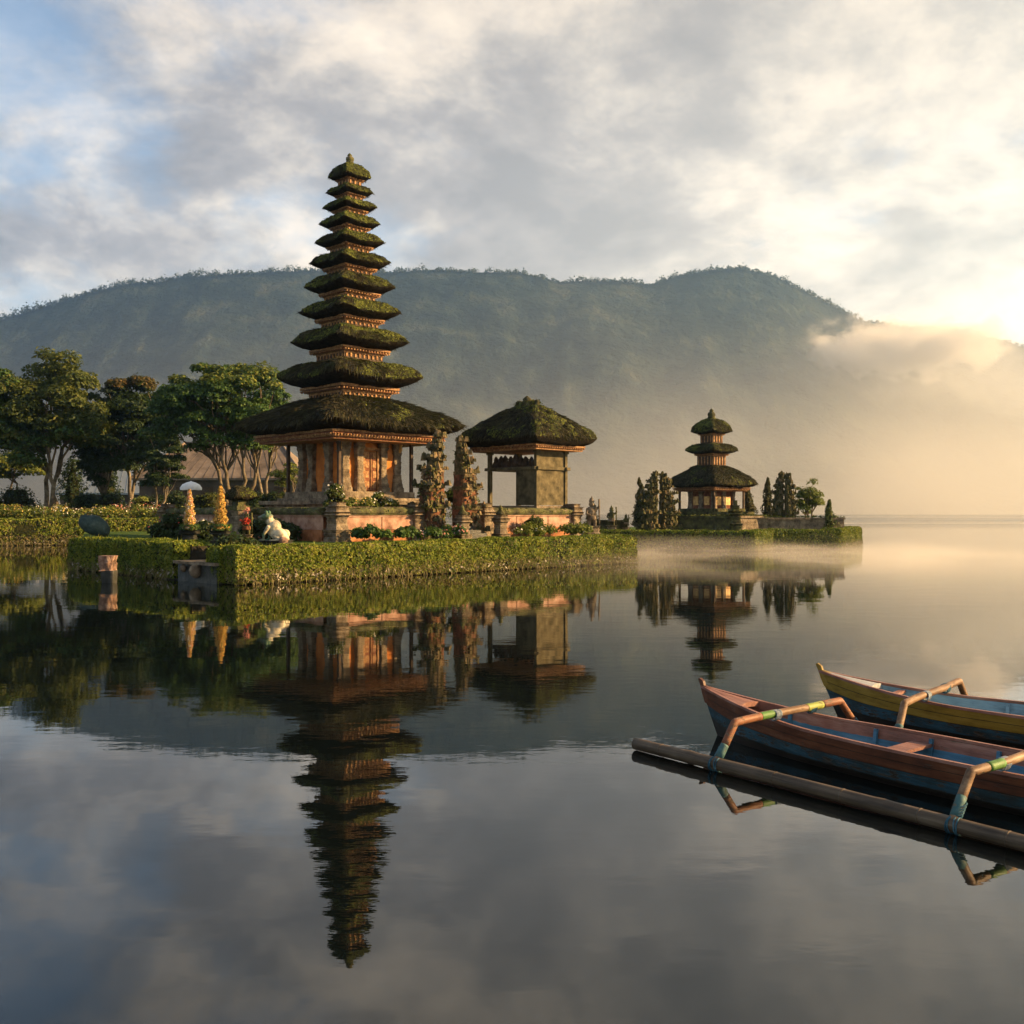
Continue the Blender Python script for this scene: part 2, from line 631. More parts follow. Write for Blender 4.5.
# the air: one closed box of thin, even haze round everything
HAZE_D = 0.00017
hz = bpy.data.materials.new('haze_air')
hz.use_nodes = True
t = NT(hz.node_tree)
vo = t.n('ShaderNodeVolumePrincipled')
vo.inputs['Color'].default_value = (0.34, 0.62, 1.0, 1)
vo.inputs['Density'].default_value = HAZE_D
vo.inputs['Anisotropy'].default_value = 0.64
t.link(vo.outputs[0], t.n('ShaderNodeOutputMaterial').inputs['Volume'])
mb = MB()
mb.box((0, 1250, 252), (5600, 2900, 508))
tag(mb.build('haze', hz), kind='stuff')


def mist_mat(name, build, color=(0.95, 0.95, 0.95), g=0.6, step=1.0):
    m = bpy.data.materials.new(name)
    m.use_nodes = True
    t = NT(m.node_tree)
    pos = t.n('ShaderNodeNewGeometry').outputs['Position']
    vo = t.n('ShaderNodeVolumePrincipled')
    vo.inputs['Color'].default_value = (*color, 1)
    vo.inputs['Anisotropy'].default_value = g
    t.link(build(t, pos), vo.inputs['Density'])
    t.link(vo.outputs[0], t.n('ShaderNodeOutputMaterial').inputs['Volume'])
    m.cycles.volume_step_rate = step
    return m


def far_mist(t, pos):
    s = t.n('ShaderNodeSeparateXYZ', i_0=pos)
    top = t.noise(t.vmath('MULTIPLY', pos, (0.0045, 0.0045, 0.008)), 1.0, 1, 0.5)
    k = t.maprange(s.outputs[2], 2, 190, 1.0, 0.0)
    k = t.math('POWER', k, 1.6)
    side = t.maprange(s.outputs[0], -520, 480, 0.40, 1.9, True)
    k = t.math('MULTIPLY', t.math('MULTIPLY', k, t.maprange(top, 0.35, 0.65, 0.35, 1.3, True)), side)
    e = t.math('MULTIPLY', t.maprange(s.outputs[1], 320, 700, 0, 1, True), t.maprange(s.outputs[1], 1500, 1330, 0, 1, True))
    return t.math('MULTIPLY', t.math('MULTIPLY', k, e), 0.00125)


def cloud_bank(t, pos):
    # a torn bank lying along the shoulder of the ridge, with a thin apron sinking from it
    c = t.vmath('SUBTRACT', pos, (665, 1690, 279))
    wob = t.vmath('SCALE', t.vmath('SUBTRACT', t.noise(t.vmath('MULTIPLY', pos, (0.017, 0.017, 0.024)), 1.0, 5, 0.62, out=1), (0.5, 0.5, 0.5)), (0, 0, 0))
    wob.node.inputs['Scale'].default_value = 165
    c = t.vmath('ADD', c, wob)
    r = t.vmath('LENGTH', t.vmath('MULTIPLY', c, (1 / 205, 1 / 130, 1 / 44)))
    core = t.math('MULTIPLY', t.maprange(r, 1.0, 0.5, 0, 1, True), 0.024)
    r2 = t.vmath('LENGTH', t.vmath('MULTIPLY', t.vmath('ADD', c, (-90, 0, 55)), (1 / 380, 1 / 190, 1 / 80)))
    return t.math('ADD', core, t.math('MULTIPLY', t.maprange(r2, 1.0, 0.2, 0, 1, True), 0.0026))


mb = MB()
mb.box((0, 925, 94.7), (2300, 1150, 190.6))
tag(mb.build('mist', mist_mat('far_mist', far_mist, (1.0, 0.97, 0.90), step=2.0)), kind='stuff')
mb = MB()
mb.box((720, 1690, 250), (920, 520, 320))
tag(mb.build('cloud', mist_mat('ridge_cloud', cloud_bank, (1.0, 0.98, 0.95), g=0.45, step=0.22)), kind='stuff')


def low_mist(t, pos):
    s = t.n('ShaderNodeSeparateXYZ', i_0=pos)
    n = t.noise(t.vmath('MULTIPLY', pos, (0.16, 0.16, 0.9)), 1.0, 3, 0.6)
    k = t.math('POWER', t.maprange(s.outputs[2], 0.0, 1.1, 1.0, 0.0), 1.5)
    k = t.math('MULTIPLY', k, t.maprange(n, 0.38, 0.66, 0.0, 1.0, True))
    # it gathers off the right shore of the main island and round the small one
    c = t.vmath('MULTIPLY', t.vmath('SUBTRACT', pos, (12.0, 50.0, 0.0)), (1 / 20.0, 1 / 18.0, 0))
    e = t.maprange(t.vmath('LENGTH', c), 1.0, 0.25, 0.0, 1.0, True)
    return t.math('MULTIPLY', t.math('MULTIPLY', k, e), 0.10)


mb = MB()
mb.box((12, 50, 0.57), (40, 36, 1.1))
tag(mb.build('mist', mist_mat('lake_mist', low_mist, (1.0, 0.95, 0.86), g=0.1, step=0.35)), kind='stuff')


# ------------------------------------------------------------------ materials of the place
M = {}
M['leaf_hedge'] = leafmat('hedge_leaves', [(0.30, (0.032, 0.055, 0.007)), (0.44, (0.095, 0.140, 0.012)), (0.56, (0.180, 0.220, 0.018)), (0.70, (0.27, 0.260, 0.034))], 0.6, 0.25, 1.3)
M['leaf_dry'] = leafmat('dry_stalks', [(0.3, (0.12, 0.10, 0.04)), (0.6, (0.22, 0.18, 0.08)), (0.8, (0.30, 0.26, 0.15))], 0.8, 0.25, 2.0)
M['root_pale'] = leafmat('pale_roots', [(0.3, (0.22, 0.19, 0.14)), (0.7, (0.42, 0.38, 0.30))], 0.8, 0.1, 2.0)
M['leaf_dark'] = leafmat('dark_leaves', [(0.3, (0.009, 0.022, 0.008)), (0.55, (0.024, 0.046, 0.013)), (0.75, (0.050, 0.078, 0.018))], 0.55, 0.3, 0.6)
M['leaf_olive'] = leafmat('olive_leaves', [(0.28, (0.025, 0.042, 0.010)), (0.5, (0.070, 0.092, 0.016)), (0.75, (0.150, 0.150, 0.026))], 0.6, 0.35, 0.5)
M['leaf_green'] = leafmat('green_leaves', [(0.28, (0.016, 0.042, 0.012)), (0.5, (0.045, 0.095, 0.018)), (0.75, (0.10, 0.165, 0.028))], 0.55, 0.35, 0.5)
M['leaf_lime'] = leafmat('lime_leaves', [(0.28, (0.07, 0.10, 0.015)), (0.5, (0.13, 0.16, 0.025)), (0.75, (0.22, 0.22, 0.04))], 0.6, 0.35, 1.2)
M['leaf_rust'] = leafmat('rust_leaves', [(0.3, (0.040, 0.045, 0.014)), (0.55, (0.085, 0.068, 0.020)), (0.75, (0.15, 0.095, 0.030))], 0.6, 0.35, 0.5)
M['leaf_cypress'] = leafmat('cypress_leaves', [(0.28, (0.030, 0.036, 0.012)), (0.5, (0.078, 0.076, 0.022)), (0.75, (0.16, 0.12, 0.045))], 0.7, 0.2, 1.2)
M['moss_tuft'] = leafmat('moss_tufts', [(0.30, (0.022, 0.026, 0.010)), (0.44, (0.055, 0.066, 0.013)), (0.58, (0.115, 0.135, 0.022)), (0.75, (0.19, 0.20, 0.04))], 0.9, 0.15, 1.1)
M['straw'] = leafmat('old_straw', [(0.3, (0.014, 0.012, 0.008)), (0.5, (0.036, 0.032, 0.017)), (0.7, (0.085, 0.076, 0.038))], 0.9, 0.1, 1.6)
for nm, a, b in (('fl_yellow', (0.42, 0.24, 0.045), (0.66, 0.46, 0.13)), ('fl_orange', (0.46, 0.17, 0.03), (0.62, 0.31, 0.06)), ('fl_white', (0.65, 0.60, 0.48), (0.8, 0.78, 0.7)),
                 ('fl_red', (0.45, 0.03, 0.02), (0.60, 0.10, 0.06)), ('fl_pink', (0.55, 0.17, 0.14), (0.70, 0.32, 0.26))):
    M[nm] = leafmat(nm, [(0.35, a), (0.65, b)], 0.7, 0.2, 2.0)
M['bark'] = mat('bark', [(0.3, (0.06, 0.045, 0.03)), (0.5, (0.14, 0.115, 0.08)), (0.7, (0.24, 0.20, 0.14))], 0.9, 0.1, (3.0, 0.6, 0.05), (2.2, 5))
M['bark_pale'] = mat('pale_bark', [(0.3, (0.045, 0.036, 0.022)), (0.5, (0.115, 0.092, 0.060)), (0.7, (0.20, 0.168, 0.115))], 0.9, 0.1, (3.0, 0.6, 0.05), (2.2, 5))
M['inside'] = mat('hedge_inside', [(0.35, (0.012, 0.016, 0.006)), (0.65, (0.035, 0.035, 0.014))], 0.95, 0.05, (6, 1.0, 0.08), (4, 4))
M['lawn'] = mat('lawn', [(0.3, (0.025, 0.050, 0.010)), (0.5, (0.050, 0.085, 0.016)), (0.7, (0.085, 0.115, 0.025))], 0.95, 0.05, (9, 1.0, 0.05), (1.5, 6))
M['earth'] = mat('earth_bank', [(0.3, (0.014, 0.013, 0.009)), (0.55, (0.036, 0.031, 0.021)), (0.72, (0.08, 0.068, 0.048))], 0.95, 0.1, (4, 0.8, 0.08), (1.6, 6))
M['thatch'] = mat('ijuk_thatch', [(0.30, (0.009, 0.008, 0.006)), (0.46, (0.021, 0.020, 0.010)), (0.57, (0.048, 0.055, 0.014)), (0.70, (0.095, 0.108, 0.022))], 0.95, 0.08, (9, 1.0, 0.08), (1.7, 7))
M['thatch_plain'] = mat('ijuk_thatch_plain', [(0.30, (0.010, 0.009, 0.007)), (0.50, (0.024, 0.022, 0.012)), (0.66, (0.050, 0.050, 0.020)), (0.76, (0.09, 0.095, 0.03))], 0.95, 0.08, (9, 1.0, 0.08), (1.7, 7))
M['under'] = mat('thatch_underside', [(0.35, (0.012, 0.010, 0.008)), (0.65, (0.035, 0.028, 0.020))], 0.95, 0.05, (20, 1, 0.03), (6, 4))
M['wood_gold'] = mat('gilded_timber', [(0.32, (0.13, 0.055, 0.020)), (0.5, (0.29, 0.145, 0.055)), (0.68, (0.46, 0.28, 0.115))], 0.7, 0.3, (14, 0.6, 0.02), (7, 5))
M['wood_dark'] = mat('dark_timber', [(0.35, (0.030, 0.020, 0.013)), (0.65, (0.085, 0.055, 0.034))], 0.75, 0.25, (10, 0.5, 0.01), (4, 5))
M['orange'] = mat('orange_plaster', [(0.30, (0.30, 0.095, 0.022)), (0.52, (0.48, 0.165, 0.035)), (0.72, (0.58, 0.24, 0.07))], 0.85, 0.15, (8, 0.3, 0.02), (1.8, 6))
M['stone'] = mat('carved_stone', [(0.30, (0.065, 0.052, 0.036)), (0.48, (0.165, 0.130, 0.090)), (0.62, (0.27, 0.215, 0.145)), (0.74, (0.36, 0.29, 0.20))], 0.92, 0.1, (11, 1.0, 0.05), (3.2, 7))
M['stone_moss'] = mat('mossy_stone', [(0.30, (0.026, 0.028, 0.015)), (0.46, (0.066, 0.062, 0.034)), (0.56, (0.095, 0.098, 0.036)), (0.68, (0.165, 0.135, 0.085)), (0.78, (0.25, 0.20, 0.13))], 0.95, 0.08, (9, 1.0, 0.07), (2.6, 7))
M['brick'] = mat('red_brick', [(0.30, (0.060, 0.030, 0.019)), (0.48, (0.165, 0.066, 0.036)), (0.60, (0.24, 0.10, 0.052)), (0.72, (0.20, 0.15, 0.09))], 0.9, 0.1, (12, 0.8, 0.03), (4.5, 6))
M['old_brick'] = mat('mossed_old_brick', [(0.32, (0.030, 0.028, 0.015)), (0.44, (0.085, 0.050, 0.028)), (0.54, (0.17, 0.070, 0.038)), (0.63, (0.20, 0.105, 0.06)), (0.74, (0.26, 0.19, 0.12))], 0.95, 0.08, (10, 1.0, 0.05), (3.2, 7))
M['gate_stone'] = mat('warm_mossy_stone', [(0.32, (0.022, 0.022, 0.012)), (0.43, (0.060, 0.058, 0.028)), (0.52, (0.12, 0.095, 0.050)), (0.62, (0.22, 0.155, 0.085)), (0.74, (0.32, 0.235, 0.14))], 0.95, 0.08, (9, 1.0, 0.07), (3.4, 7))
M['plaster'] = mat('pink_sandstone', [(0.28, (0.14, 0.075, 0.050)), (0.44, (0.31, 0.175, 0.120)), (0.58, (0.43, 0.27, 0.195)), (0.74, (0.52, 0.36, 0.27))], 0.9, 0.12, (7, 0.6, 0.03), (2.2, 7))
M['ledge'] = mat('orange_ledge', [(0.30, (0.13, 0.060, 0.030)), (0.5, (0.32, 0.135, 0.060)), (0.68, (0.44, 0.21, 0.10))], 0.9, 0.1, (7, 0.6, 0.03), (2.2, 7))
M['olive_wall'] = mat('olive_panel', [(0.32, (0.040, 0.034, 0.020)), (0.48, (0.092, 0.078, 0.044)), (0.60, (0.135, 0.112, 0.064)), (0.72, (0.17, 0.15, 0.09))], 0.9, 0.1, (9, 0.5, 0.02), (2.5, 7))
M['dark_stone'] = mat('wet_dark_stone', [(0.30, (0.012, 0.014, 0.012)), (0.5, (0.030, 0.031, 0.026)), (0.7, (0.070, 0.066, 0.052))], 0.55, 0.4, (8, 0.8, 0.04), (2.5, 7))
M['gold'] = mat('gold_panel', [(0.35, (0.42, 0.20, 0.04)), (0.65, (0.80, 0.50, 0.14))], 0.45, 0.5, (10, 0.5, 0.02), (6, 4))
M['roof_brown'] = mat('brown_hall_roof', [(0.30, (0.10, 0.078, 0.060)), (0.5, (0.17, 0.132, 0.102)), (0.7, (0.23, 0.185, 0.145))], 0.9, 0.1, (2.0, 0.4, 0.1), (0.6, 6))
M['roof_grey'] = mat('grey_hall_roof', [(0.30, (0.16, 0.19, 0.22)), (0.7, (0.24, 0.275, 0.31))], 0.7, 0.2, (1.0, 0.3, 0.1), (0.3, 5))
M['hall_wall'] = mat('hall_wall', [(0.35, (0.055, 0.045, 0.038)), (0.65, (0.12, 0.095, 0.078))], 0.9, 0.1, None, (0.6, 5))
M['pale_wall'] = mat('pale_wall', (0.5, 0.47, 0.42), 0.9)
M['cloth_white'] = mat('white_cloth', [(0.35, (0.62, 0.62, 0.62)), (0.65, (0.80, 0.79, 0.76))], 0.9, 0.1, (3, 0.3, 0.05), (2, 3))
M['boulder'] = mat('blue_green_rock', [(0.30, (0.018, 0.032, 0.030)), (0.5, (0.040, 0.066, 0.060)), (0.7, (0.085, 0.115, 0.095))], 0.8, 0.2, (5, 0.8, 0.08), (1.7, 7))
M['pink_stone'] = mat('pink_stone', [(0.32, (0.050, 0.034, 0.024)), (0.46, (0.16, 0.095, 0.066)), (0.58, (0.29, 0.19, 0.14)), (0.72, (0.40, 0.30, 0.23))], 0.85, 0.2, (7, 0.8, 0.04), (4, 6))

# ------------------------------------------------------------------ builders


def rect_ring(hx, hy, z, n=96, p=30, cx=0, cy=0):
    th = np.linspace(0, 2 * math.pi, n, endpoint=False)
    ux, uy = np.cos(th), np.sin(th)
    k = (np.abs(ux) ** p + np.abs(uy) ** p) ** (-1.0 / p)
    return np.stack([cx + hx * ux * k, cy + hy * uy * k, np.full(n, z)], 1)


def thatch(hx, hy, ze, ztop, inner, drop, fx, prof, seed, tuft=1.0, lift=0.0, amp=0.06, n=128, cover=0.5, gap_y=0.0):
    """one thatched roof: underside, thick rounded eave, convex slope; then tufts of moss and straw"""
    mb = MB()
    rings, mats = [], []
    fy = fx + (hy - hx)
    iy = inner + (hy - hx)
    h = ztop - ze
    rings.append(rect_ring(fx * 0.9, fy - fx * 0.1, ze - drop, n))
    rings.append(rect_ring(fx, fy, ze - drop, n))
    for f in (0.35, 0.7, 0.93):
        rings.append(rect_ring(fx + (hx - fx) * f, fy + (hy - fy) * f, ze - drop * (1 - f ** 2.2), n))
    dense = []
    for a, b in zip(prof[:-1], prof[1:]):
        for q in (0, 0.33, 0.67):
            dense.append((a[0] + (b[0] - a[0]) * q, a[1] + (b[1] - a[1]) * q))
    dense.append(prof[-1])
    for t_, f in dense:
        rings.append(rect_ring(hx + (inner - hx) * t_, hy + (iy - hy) * t_, ze + h * f, n, 34 - 16 * t_))
    A = np.array(rings)
    # the hips lift the corners a little; the thatch is uneven
    ang = np.arctan2(A[:, :, 1] / hy, A[:, :, 0] / hx)
    corner = np.abs(np.sin(2 * ang)) ** 6
    rad = np.maximum(np.abs(A[:, :, 0]) / hx, np.abs(A[:, :, 1]) / hy)
    A[:, :, 2] += lift * corner * np.clip(rad, 0, 1) ** 2
    P = A.reshape(-1, 3)
    dn = fbm(P * 1.6, 4, seed)
    dn2 = vnoise(P * 7.0, seed + 40)
    rr = np.linalg.norm(P[:, :2], axis=1)[:, None] + 1e-6
    out = np.concatenate([P[:, :2] / rr, np.zeros((len(P), 1))], 1)
    P = P + out * (dn * amp * 1.3 + dn2 * amp * 0.5)[:, None]
    P[:, 2] += (dn * amp * 1.4 + dn2 * amp * 0.6)
    A = P.reshape(A.shape)
    mb.rings(list(A[:6]), True, (False, False), 1, True)
    mb.rings(list(A[5:]), True, (False, True), 0, True)
    # tufts over the outer skin
    rs = np.random.RandomState(seed)
    top = A[5:]
    q0, q1 = top[:-1, :, :], top[1:, :, :]
    area = np.linalg.norm(np.cross(np.roll(q0, -1, 1) - q0, q1 - q0), axis=2)
    w_ = area.ravel() / area.sum()
    N = int(area.sum() * 240 * tuft)
    idx = rs.choice(len(w_), N, p=w_)
    r_, c_ = idx // n, idx % n
    a, b = rs.rand(N)[:, None], rs.rand(N)[:, None]
    c2 = (c_ + 1) % n
    P0 = top[r_, c_] * (1 - a) * (1 - b) + top[r_, c2] * a * (1 - b) + top[r_ + 1, c_] * (1 - a) * b + top[r_ + 1, c2] * a * b
    nn = np.cross(top[r_, c2] - top[r_, c_], top[r_ + 1, c_] - top[r_, c_])
    nn /= np.linalg.norm(nn, axis=1)[:, None] + 1e-9
    ms = fbm(P0 * 0.9 + 31, 4, seed + 7) + 0.35 * fbm(P0 * 4.0, 2, seed + 8)
    keep = ms > (0.5 - cover) * 1.1
    down = (top[r_, c_] - top[r_ + 1, c_])
    down /= np.linalg.norm(down, axis=1)[:, None] + 1e-9
    mb.leaves(P0[keep] + nn[keep] * 0.01, nn[keep], 0.085, 2, 0.38, 0.75, rs)
    st = ~keep
    mb.blades(P0[st] + nn[st] * 0.01, down[st] + nn[st] * 0.16 + 0.10 * rs.normal(size=(st.sum(), 3)), min(.34, .06 + .07 * hx), 0.03, 3, rs)
    # ragged straw along the eave
    per = int(2 * (hx + hy) * 2 * 26)
    ci = rs.randint(0, n, per)
    f = rs.rand(per)[:, None]
    pe = A[5][ci] * (1 - f) + A[5][(ci + 1) % n] * f
    oo = pe.copy()
    oo[:, 2] = 0
    oo /= np.linalg.norm(oo, axis=1)[:, None]
    mb.blades(pe - oo * 0.03, oo * 0.5 + np.array([0, 0, -0.75]) + 0.25 * rs.normal(size=(per, 3)), 0.09, 0.03, 3, rs)
    return mb


LENS = [(0, 0), (.03, .055), (.09, .17), (.18, .34), (.32, .56), (.52, .79), (.76, .94), (1, 1)]
SLOPE = [(0, 0), (.018, .07), (.05, .15), (.12, .26), (.3, .45), (.55, .67), (.8, .87), (1, 1)]
MID = [(0, 0), (.02, .13), (.06, .26), (.13, .40), (.28, .58), (.5, .77), (.75, .92), (1, 1)]


def fascia(half_x, half_y, ztop, h, steps=3, grow=0.10):
    """stepped gilded beams below the eave, narrower downwards, with a row of dentils"""
    mb = MB()
    z = ztop
    for k in range(steps):
        d = grow * k / steps
        hh = h / steps
        mb.box((0, 0, z - hh / 2), (2 * (half_x - d), 2 * (half_y - d), hh - 0.012), 0 if k % 2 == 0 else 1)
        mb.box((0, 0, z - hh + 0.006), (2 * (half_x - d) + 0.03, 2 * (half_y - d) + 0.03, 0.011), 0)
        z -= hh
    k = max(4, int(half_x * 2 / 0.16))
    for q in range(k):
        f = -1 + 2 * (q + .5) / k
        for sx, sy in ((f, -1), (f, 1), (-1, f), (1, f)):
            mb.box((sx * (half_x + (0.012 if abs(sx) == 1 else -.05)), sy * (half_y + (0.012 if abs(sy) == 1 else -.05)), ztop - h * 0.55), (0.06, 0.06, h * 0.2), 0)
    return mb


def carved(hx, hy, z0, z1, seed, name_c=(0, 0), bands=7, flare=0.35, jit=0.03):
    """a carved stone pilaster: square plan that swells at foot and head, broken by mouldings"""
    rs = np.random.RandomState(seed)
    rings = []
    H = z1 - z0
    for k in range(bands + 1):
        t_ = k / bands
        w_ = 1 + flare * max(0, 1 - t_ * 3.0) ** 1.2 + flare * 0.75 * max(0, t_ * 3.2 - 2.2) ** 1.3
        for e in (0.0, 0.07 / bands * 7 * .3):
            rings.append((w_ * (1 + (0.10 * rs.rand() if e == 0 else -0.06)), z0 + H * min(1, t_ + e * (1 if k < bands else 0))))
    R_ = []
    for f, z in rings:
        r = rect_ring(hx * f, hy * f, z, 32, 10, *name_c)
        r[:, :2] += jit * np.stack([vnoise(r * 6 + seed, seed), vnoise(r * 6 + 9, seed + 1)], 1)
        R_.append(r)
    return R_


def blob(name, parts, voxel, material, parent=None, smooth_it=3):
    """one continuous body grown from overlapping ellipsoids and tapered limbs"""
    mb = MB()
    for p in parts:
        if p[0] == 'e':
            _, c, r = p[:3]
            rot = Matrix.Rotation(p[3], 3, p[4]) if len(p) > 3 else Matrix.Identity(3)
            prof = [(math.sin(a), -math.cos(a)) for a in np.linspace(0.12, math.pi - 0.12, 9)]
            s = MB().lathe(prof, 14)
            V = s.v[0] * np.array(r)
            V = V @ np.array(rot).T + np.array(c)
            off = mb.n
            mb.v.append(V)
            mb.n += len(V)
            for F in s.f:
                mb.f.append(F + off)
                mb.m.append(np.zeros(len(F), np.int32))
                mb.sm.append(np.ones(len(F), bool))
        else:
            _, a, b, r0, r1 = p
            a, b = np.array(a, float), np.array(b, float)
            dd = (b - a) / np.linalg.norm(b - a)
            mb.tube([a - dd * r0 * .8, a - dd * r0 * .4, a, b, b + dd * r1 * .4, b + dd * r1 * .8], [r0 * .5, r0 * .9, r0, r1, r1 * .9, r1 * .5], 10)
    tmp = mb.build('tmp', material)
    md = tmp.modifiers.new('r', 'REMESH')
    md.mode = 'VOXEL'
    md.voxel_size = voxel
    sm = tmp.modifiers.new('s', 'SMOOTH')
    sm.iterations = smooth_it
    sm.factor = 0.5
    dg = bpy.context.evaluated_depsgraph_get()
    me = bpy.data.meshes.new_from_object(tmp.evaluated_get(dg))
    me.name = name
    for p in me.polygons:
        p.use_smooth = True
    bpy.data.objects.remove(tmp)
    o = bpy.data.objects.new(name, me)
    C.objects.link(o)
    if parent is not None:
        o.parent = parent
    if not me.materials:
        me.materials.append(material)
    return o


def leafy_shell(mb, P, N, size, m, rs, tilt=0.7, aspect=0.65):
    mb.leaves(P, N, size, m, tilt, aspect, rs)


def hedge_mesh(L, D, H, seed, leaf=0.10, dens=650, base=0.05, amp=0.07, faces='fbelrt', skirt=True, dry=0.10):
    """clipped hedge along +x, front on -y, foot at z = 0"""
    rs = np.random.RandomState(seed)
    mb = MB()
    nx = max(6, int(L / 0.25))
    xs = np.linspace(0.06, L - 0.06, nx)
    sec = [(-D / 2 + .07, base), (-D / 2 + .05, H * .5), (-D / 2 + .07, H - .14), (-D / 2 + .16, H - .06), (0, H - .05), (D / 2 - .16, H - .06), (D / 2 - .07, H - .14), (D / 2 - .05, H * .5), (D / 2 - .07, base)]
    rings = []
    for x in xs:
        r = np.array([[x, y, z] for y, z in sec])
        rings.append(r)
    A = np.array(rings).reshape(-1, 3)
    A[:, 1] += 0.5 * amp * fbm(A * 1.3, 3, seed)
    A = A.reshape(nx, len(sec), 3)
    mb.rings(list(A), False, (True, True), 1, True)
    jobs = []
    if 'f' in faces:
        jobs.append((L * H, lambda n: (np.stack([rs.rand(n) * L, np.full(n, -D / 2), base + rs.rand(n) * (H - base)], 1), (0, -1, 0.25))))
    if 'b' in faces:
        jobs.append((L * H * .35, lambda n: (np.stack([rs.rand(n) * L, np.full(n, D / 2), base + rs.rand(n) * (H - base)], 1), (0, 1, 0.25))))
    if 'l' in faces:
        jobs.append((D * H, lambda n: (np.stack([np.zeros(n), (rs.rand(n) - .5) * D, base + rs.rand(n) * (H - base)], 1), (-1, 0, 0.25))))
    if 'r' in faces:
        jobs.append((D * H, lambda n: (np.stack([np.full(n, L), (rs.rand(n) - .5) * D, base + rs.rand(n) * (H - base)], 1), (1, 0, 0.25))))
    if 't' in faces:
        jobs.append((L * D * 1.1, lambda n: (np.stack([rs.rand(n) * L, (rs.rand(n) - .5) * D, np.full(n, H)], 1), (0, 0, 1))))
    for area, fn in jobs:
        n = int(area * dens)
        P, N = fn(n)
        N = np.tile(np.array(N, float), (n, 1))
        d_ = fbm(P * .8, 3, seed + 2) * amp * 1.5 + vnoise(P * 4.5, seed + 4) * amp * .55
        # thin places where the twigs show
        hole = fbm(P * np.array([1.6, 1.6, 1.1]) + 50, 3, seed + 9)
        kp = (hole > -.42) | (N[:, 2] > .9) | (rs.rand(n) < .3)
        P, N, d_ = P[kp], N[kp], d_[kp]
        n = len(P)
        # rounded arrises
        ez = np.clip((P[:, 2] - (H - .16)) / .16, 0, 1)
        P = P + N * d_[:, None]
        P[:, 1] -= np.sign(P[:, 1]) * 0.10 * ez ** 2 * (np.abs(P[:, 1]) > D * .35)
        P[:, 0] += np.where(P[:, 0] < .25, 1, np.where(P[:, 0] > L - .25, -1, 0)) * 0.12 * ez ** 2
        dr = (rs.rand(n) < dry * (1 + 2.5 * (P[:, 2] < H * .4))) & (N[:, 2] < 0.9)
        mb.leaves(P[~dr], N[~dr], leaf, 0, 0.65, 0.6, rs)
        mb.leaves(P[dr], N[dr], leaf, 2, 0.65, 0.5, rs)
    n = int(L * 26)
    P = np.stack([rs.rand(n) * L, np.where(rs.rand(n) < .6, (rs.rand(n) - .5) * D, -D / 2), H + 0 * rs.rand(n)], 1)
    P[:, 2] = np.where(P[:, 1] <= -D / 2 + 1e-6, H * (.3 + .7 * rs.rand(n)), H - .03)
    Dv = np.stack([rs.normal(size=n) * .5, np.where(P[:, 1] <= -D / 2 + 1e-6, -.8, 0) + .3 * rs.normal(size=n), .5 + rs.rand(n)], 1)
    mb.blades(P, Dv, .17, .028, 0, rs)
    if skirt:
        n = int(L * 16)
        P = np.stack([rs.rand(n) * L, np.full(n, -D / 2 - .02) + rs.normal(size=n) * .05, base + .05 + rs.rand(n) * .2], 1)
        mb.leaves(P, np.tile([0, -1.0, .2], (n, 1)), .11, 3, .7, .5, rs)
        n = int(L * 60)
        P = np.stack([rs.rand(n) * L, np.full(n, -D / 2) + rs.normal(size=n) * .06, base + rs.rand(n) * .18], 1)
        Dv = np.stack([rs.normal(size=n) * .4, -0.35 + .2 * rs.normal(size=n), np.where(rs.rand(n) < .6, -1.0, 0.7)], 1)
        mb.blades(P, Dv, 0.30, 0.03, 2, rs)
    return mb


def hedge(label, x0, y0, rz, L, D, H, seed, z=0.0, leafm='leaf_hedge', group=None, **kw):
    o = hedge_mesh(L, D, H, seed, **kw).build('hedge', [M[leafm], M['inside'], M['leaf_dry'], M['root_pale']])
    o.location = (x0, y0, z)
    o.rotation_euler = (0, 0, rz)
    return tag(o, label, 'hedge', group)


def crown_mb(clumps, n, leaf, seed, m=0, mb=None, flat=0.55):
    rs = np.random.RandomState(seed)
    mb = mb or MB()
    vol = np.array([c[3] * c[3] for c in clumps])
    k = rs.choice(len(clumps), n, p=vol / vol.sum())
    cs = np.array([c[:3] for c in clumps])[k]
    rr = np.array([c[3] for c in clumps])[k][:, None]
    q = rs.normal(size=(n, 3))
    q /= np.linalg.norm(q, axis=1)[:, None]
    q[:, 2] = np.where(q[:, 2] < -0.25, -q[:, 2] * .8, q[:, 2])
    f = (0.50 + 0.50 * rs.rand(n) ** 0.5 + .22 * (rs.rand(n) < .10) * rs.rand(n))[:, None]
    P = cs + q * rr * f * np.array([1, 1, flat])
    wob = 0.45 * rr[:, 0] * fbm(P / 0.8, 3, seed)
    P = P + q * wob[:, None]
    N = q + np.array([0, 0, 0.5])
    mb.leaves(P, N, leaf, m, 0.55, 0.62, rs)
    return mb


def limb(mb, a, b, r0, r1, sag, rs, mat=0, n=6):
    a, b = np.array(a, float), np.array(b, float)
    L = np.linalg.norm(b - a)
    ts = np.linspace(0, 1, n)
    side = rs.normal(size=3) * 0.06 * L
    path = [a + (b - a) * t_ + np.array([0, 0, sag * L * math.sin(math.pi * t_)]) + side * math.sin(math.pi * t_) + (rs.normal(size=3) * .02 * L if 0 < t_ < 1 else 0) for t_ in ts]
    mb.tube(path, [r0 + (r1 - r0) * t_ for t_ in ts], 7, mat)
    return path


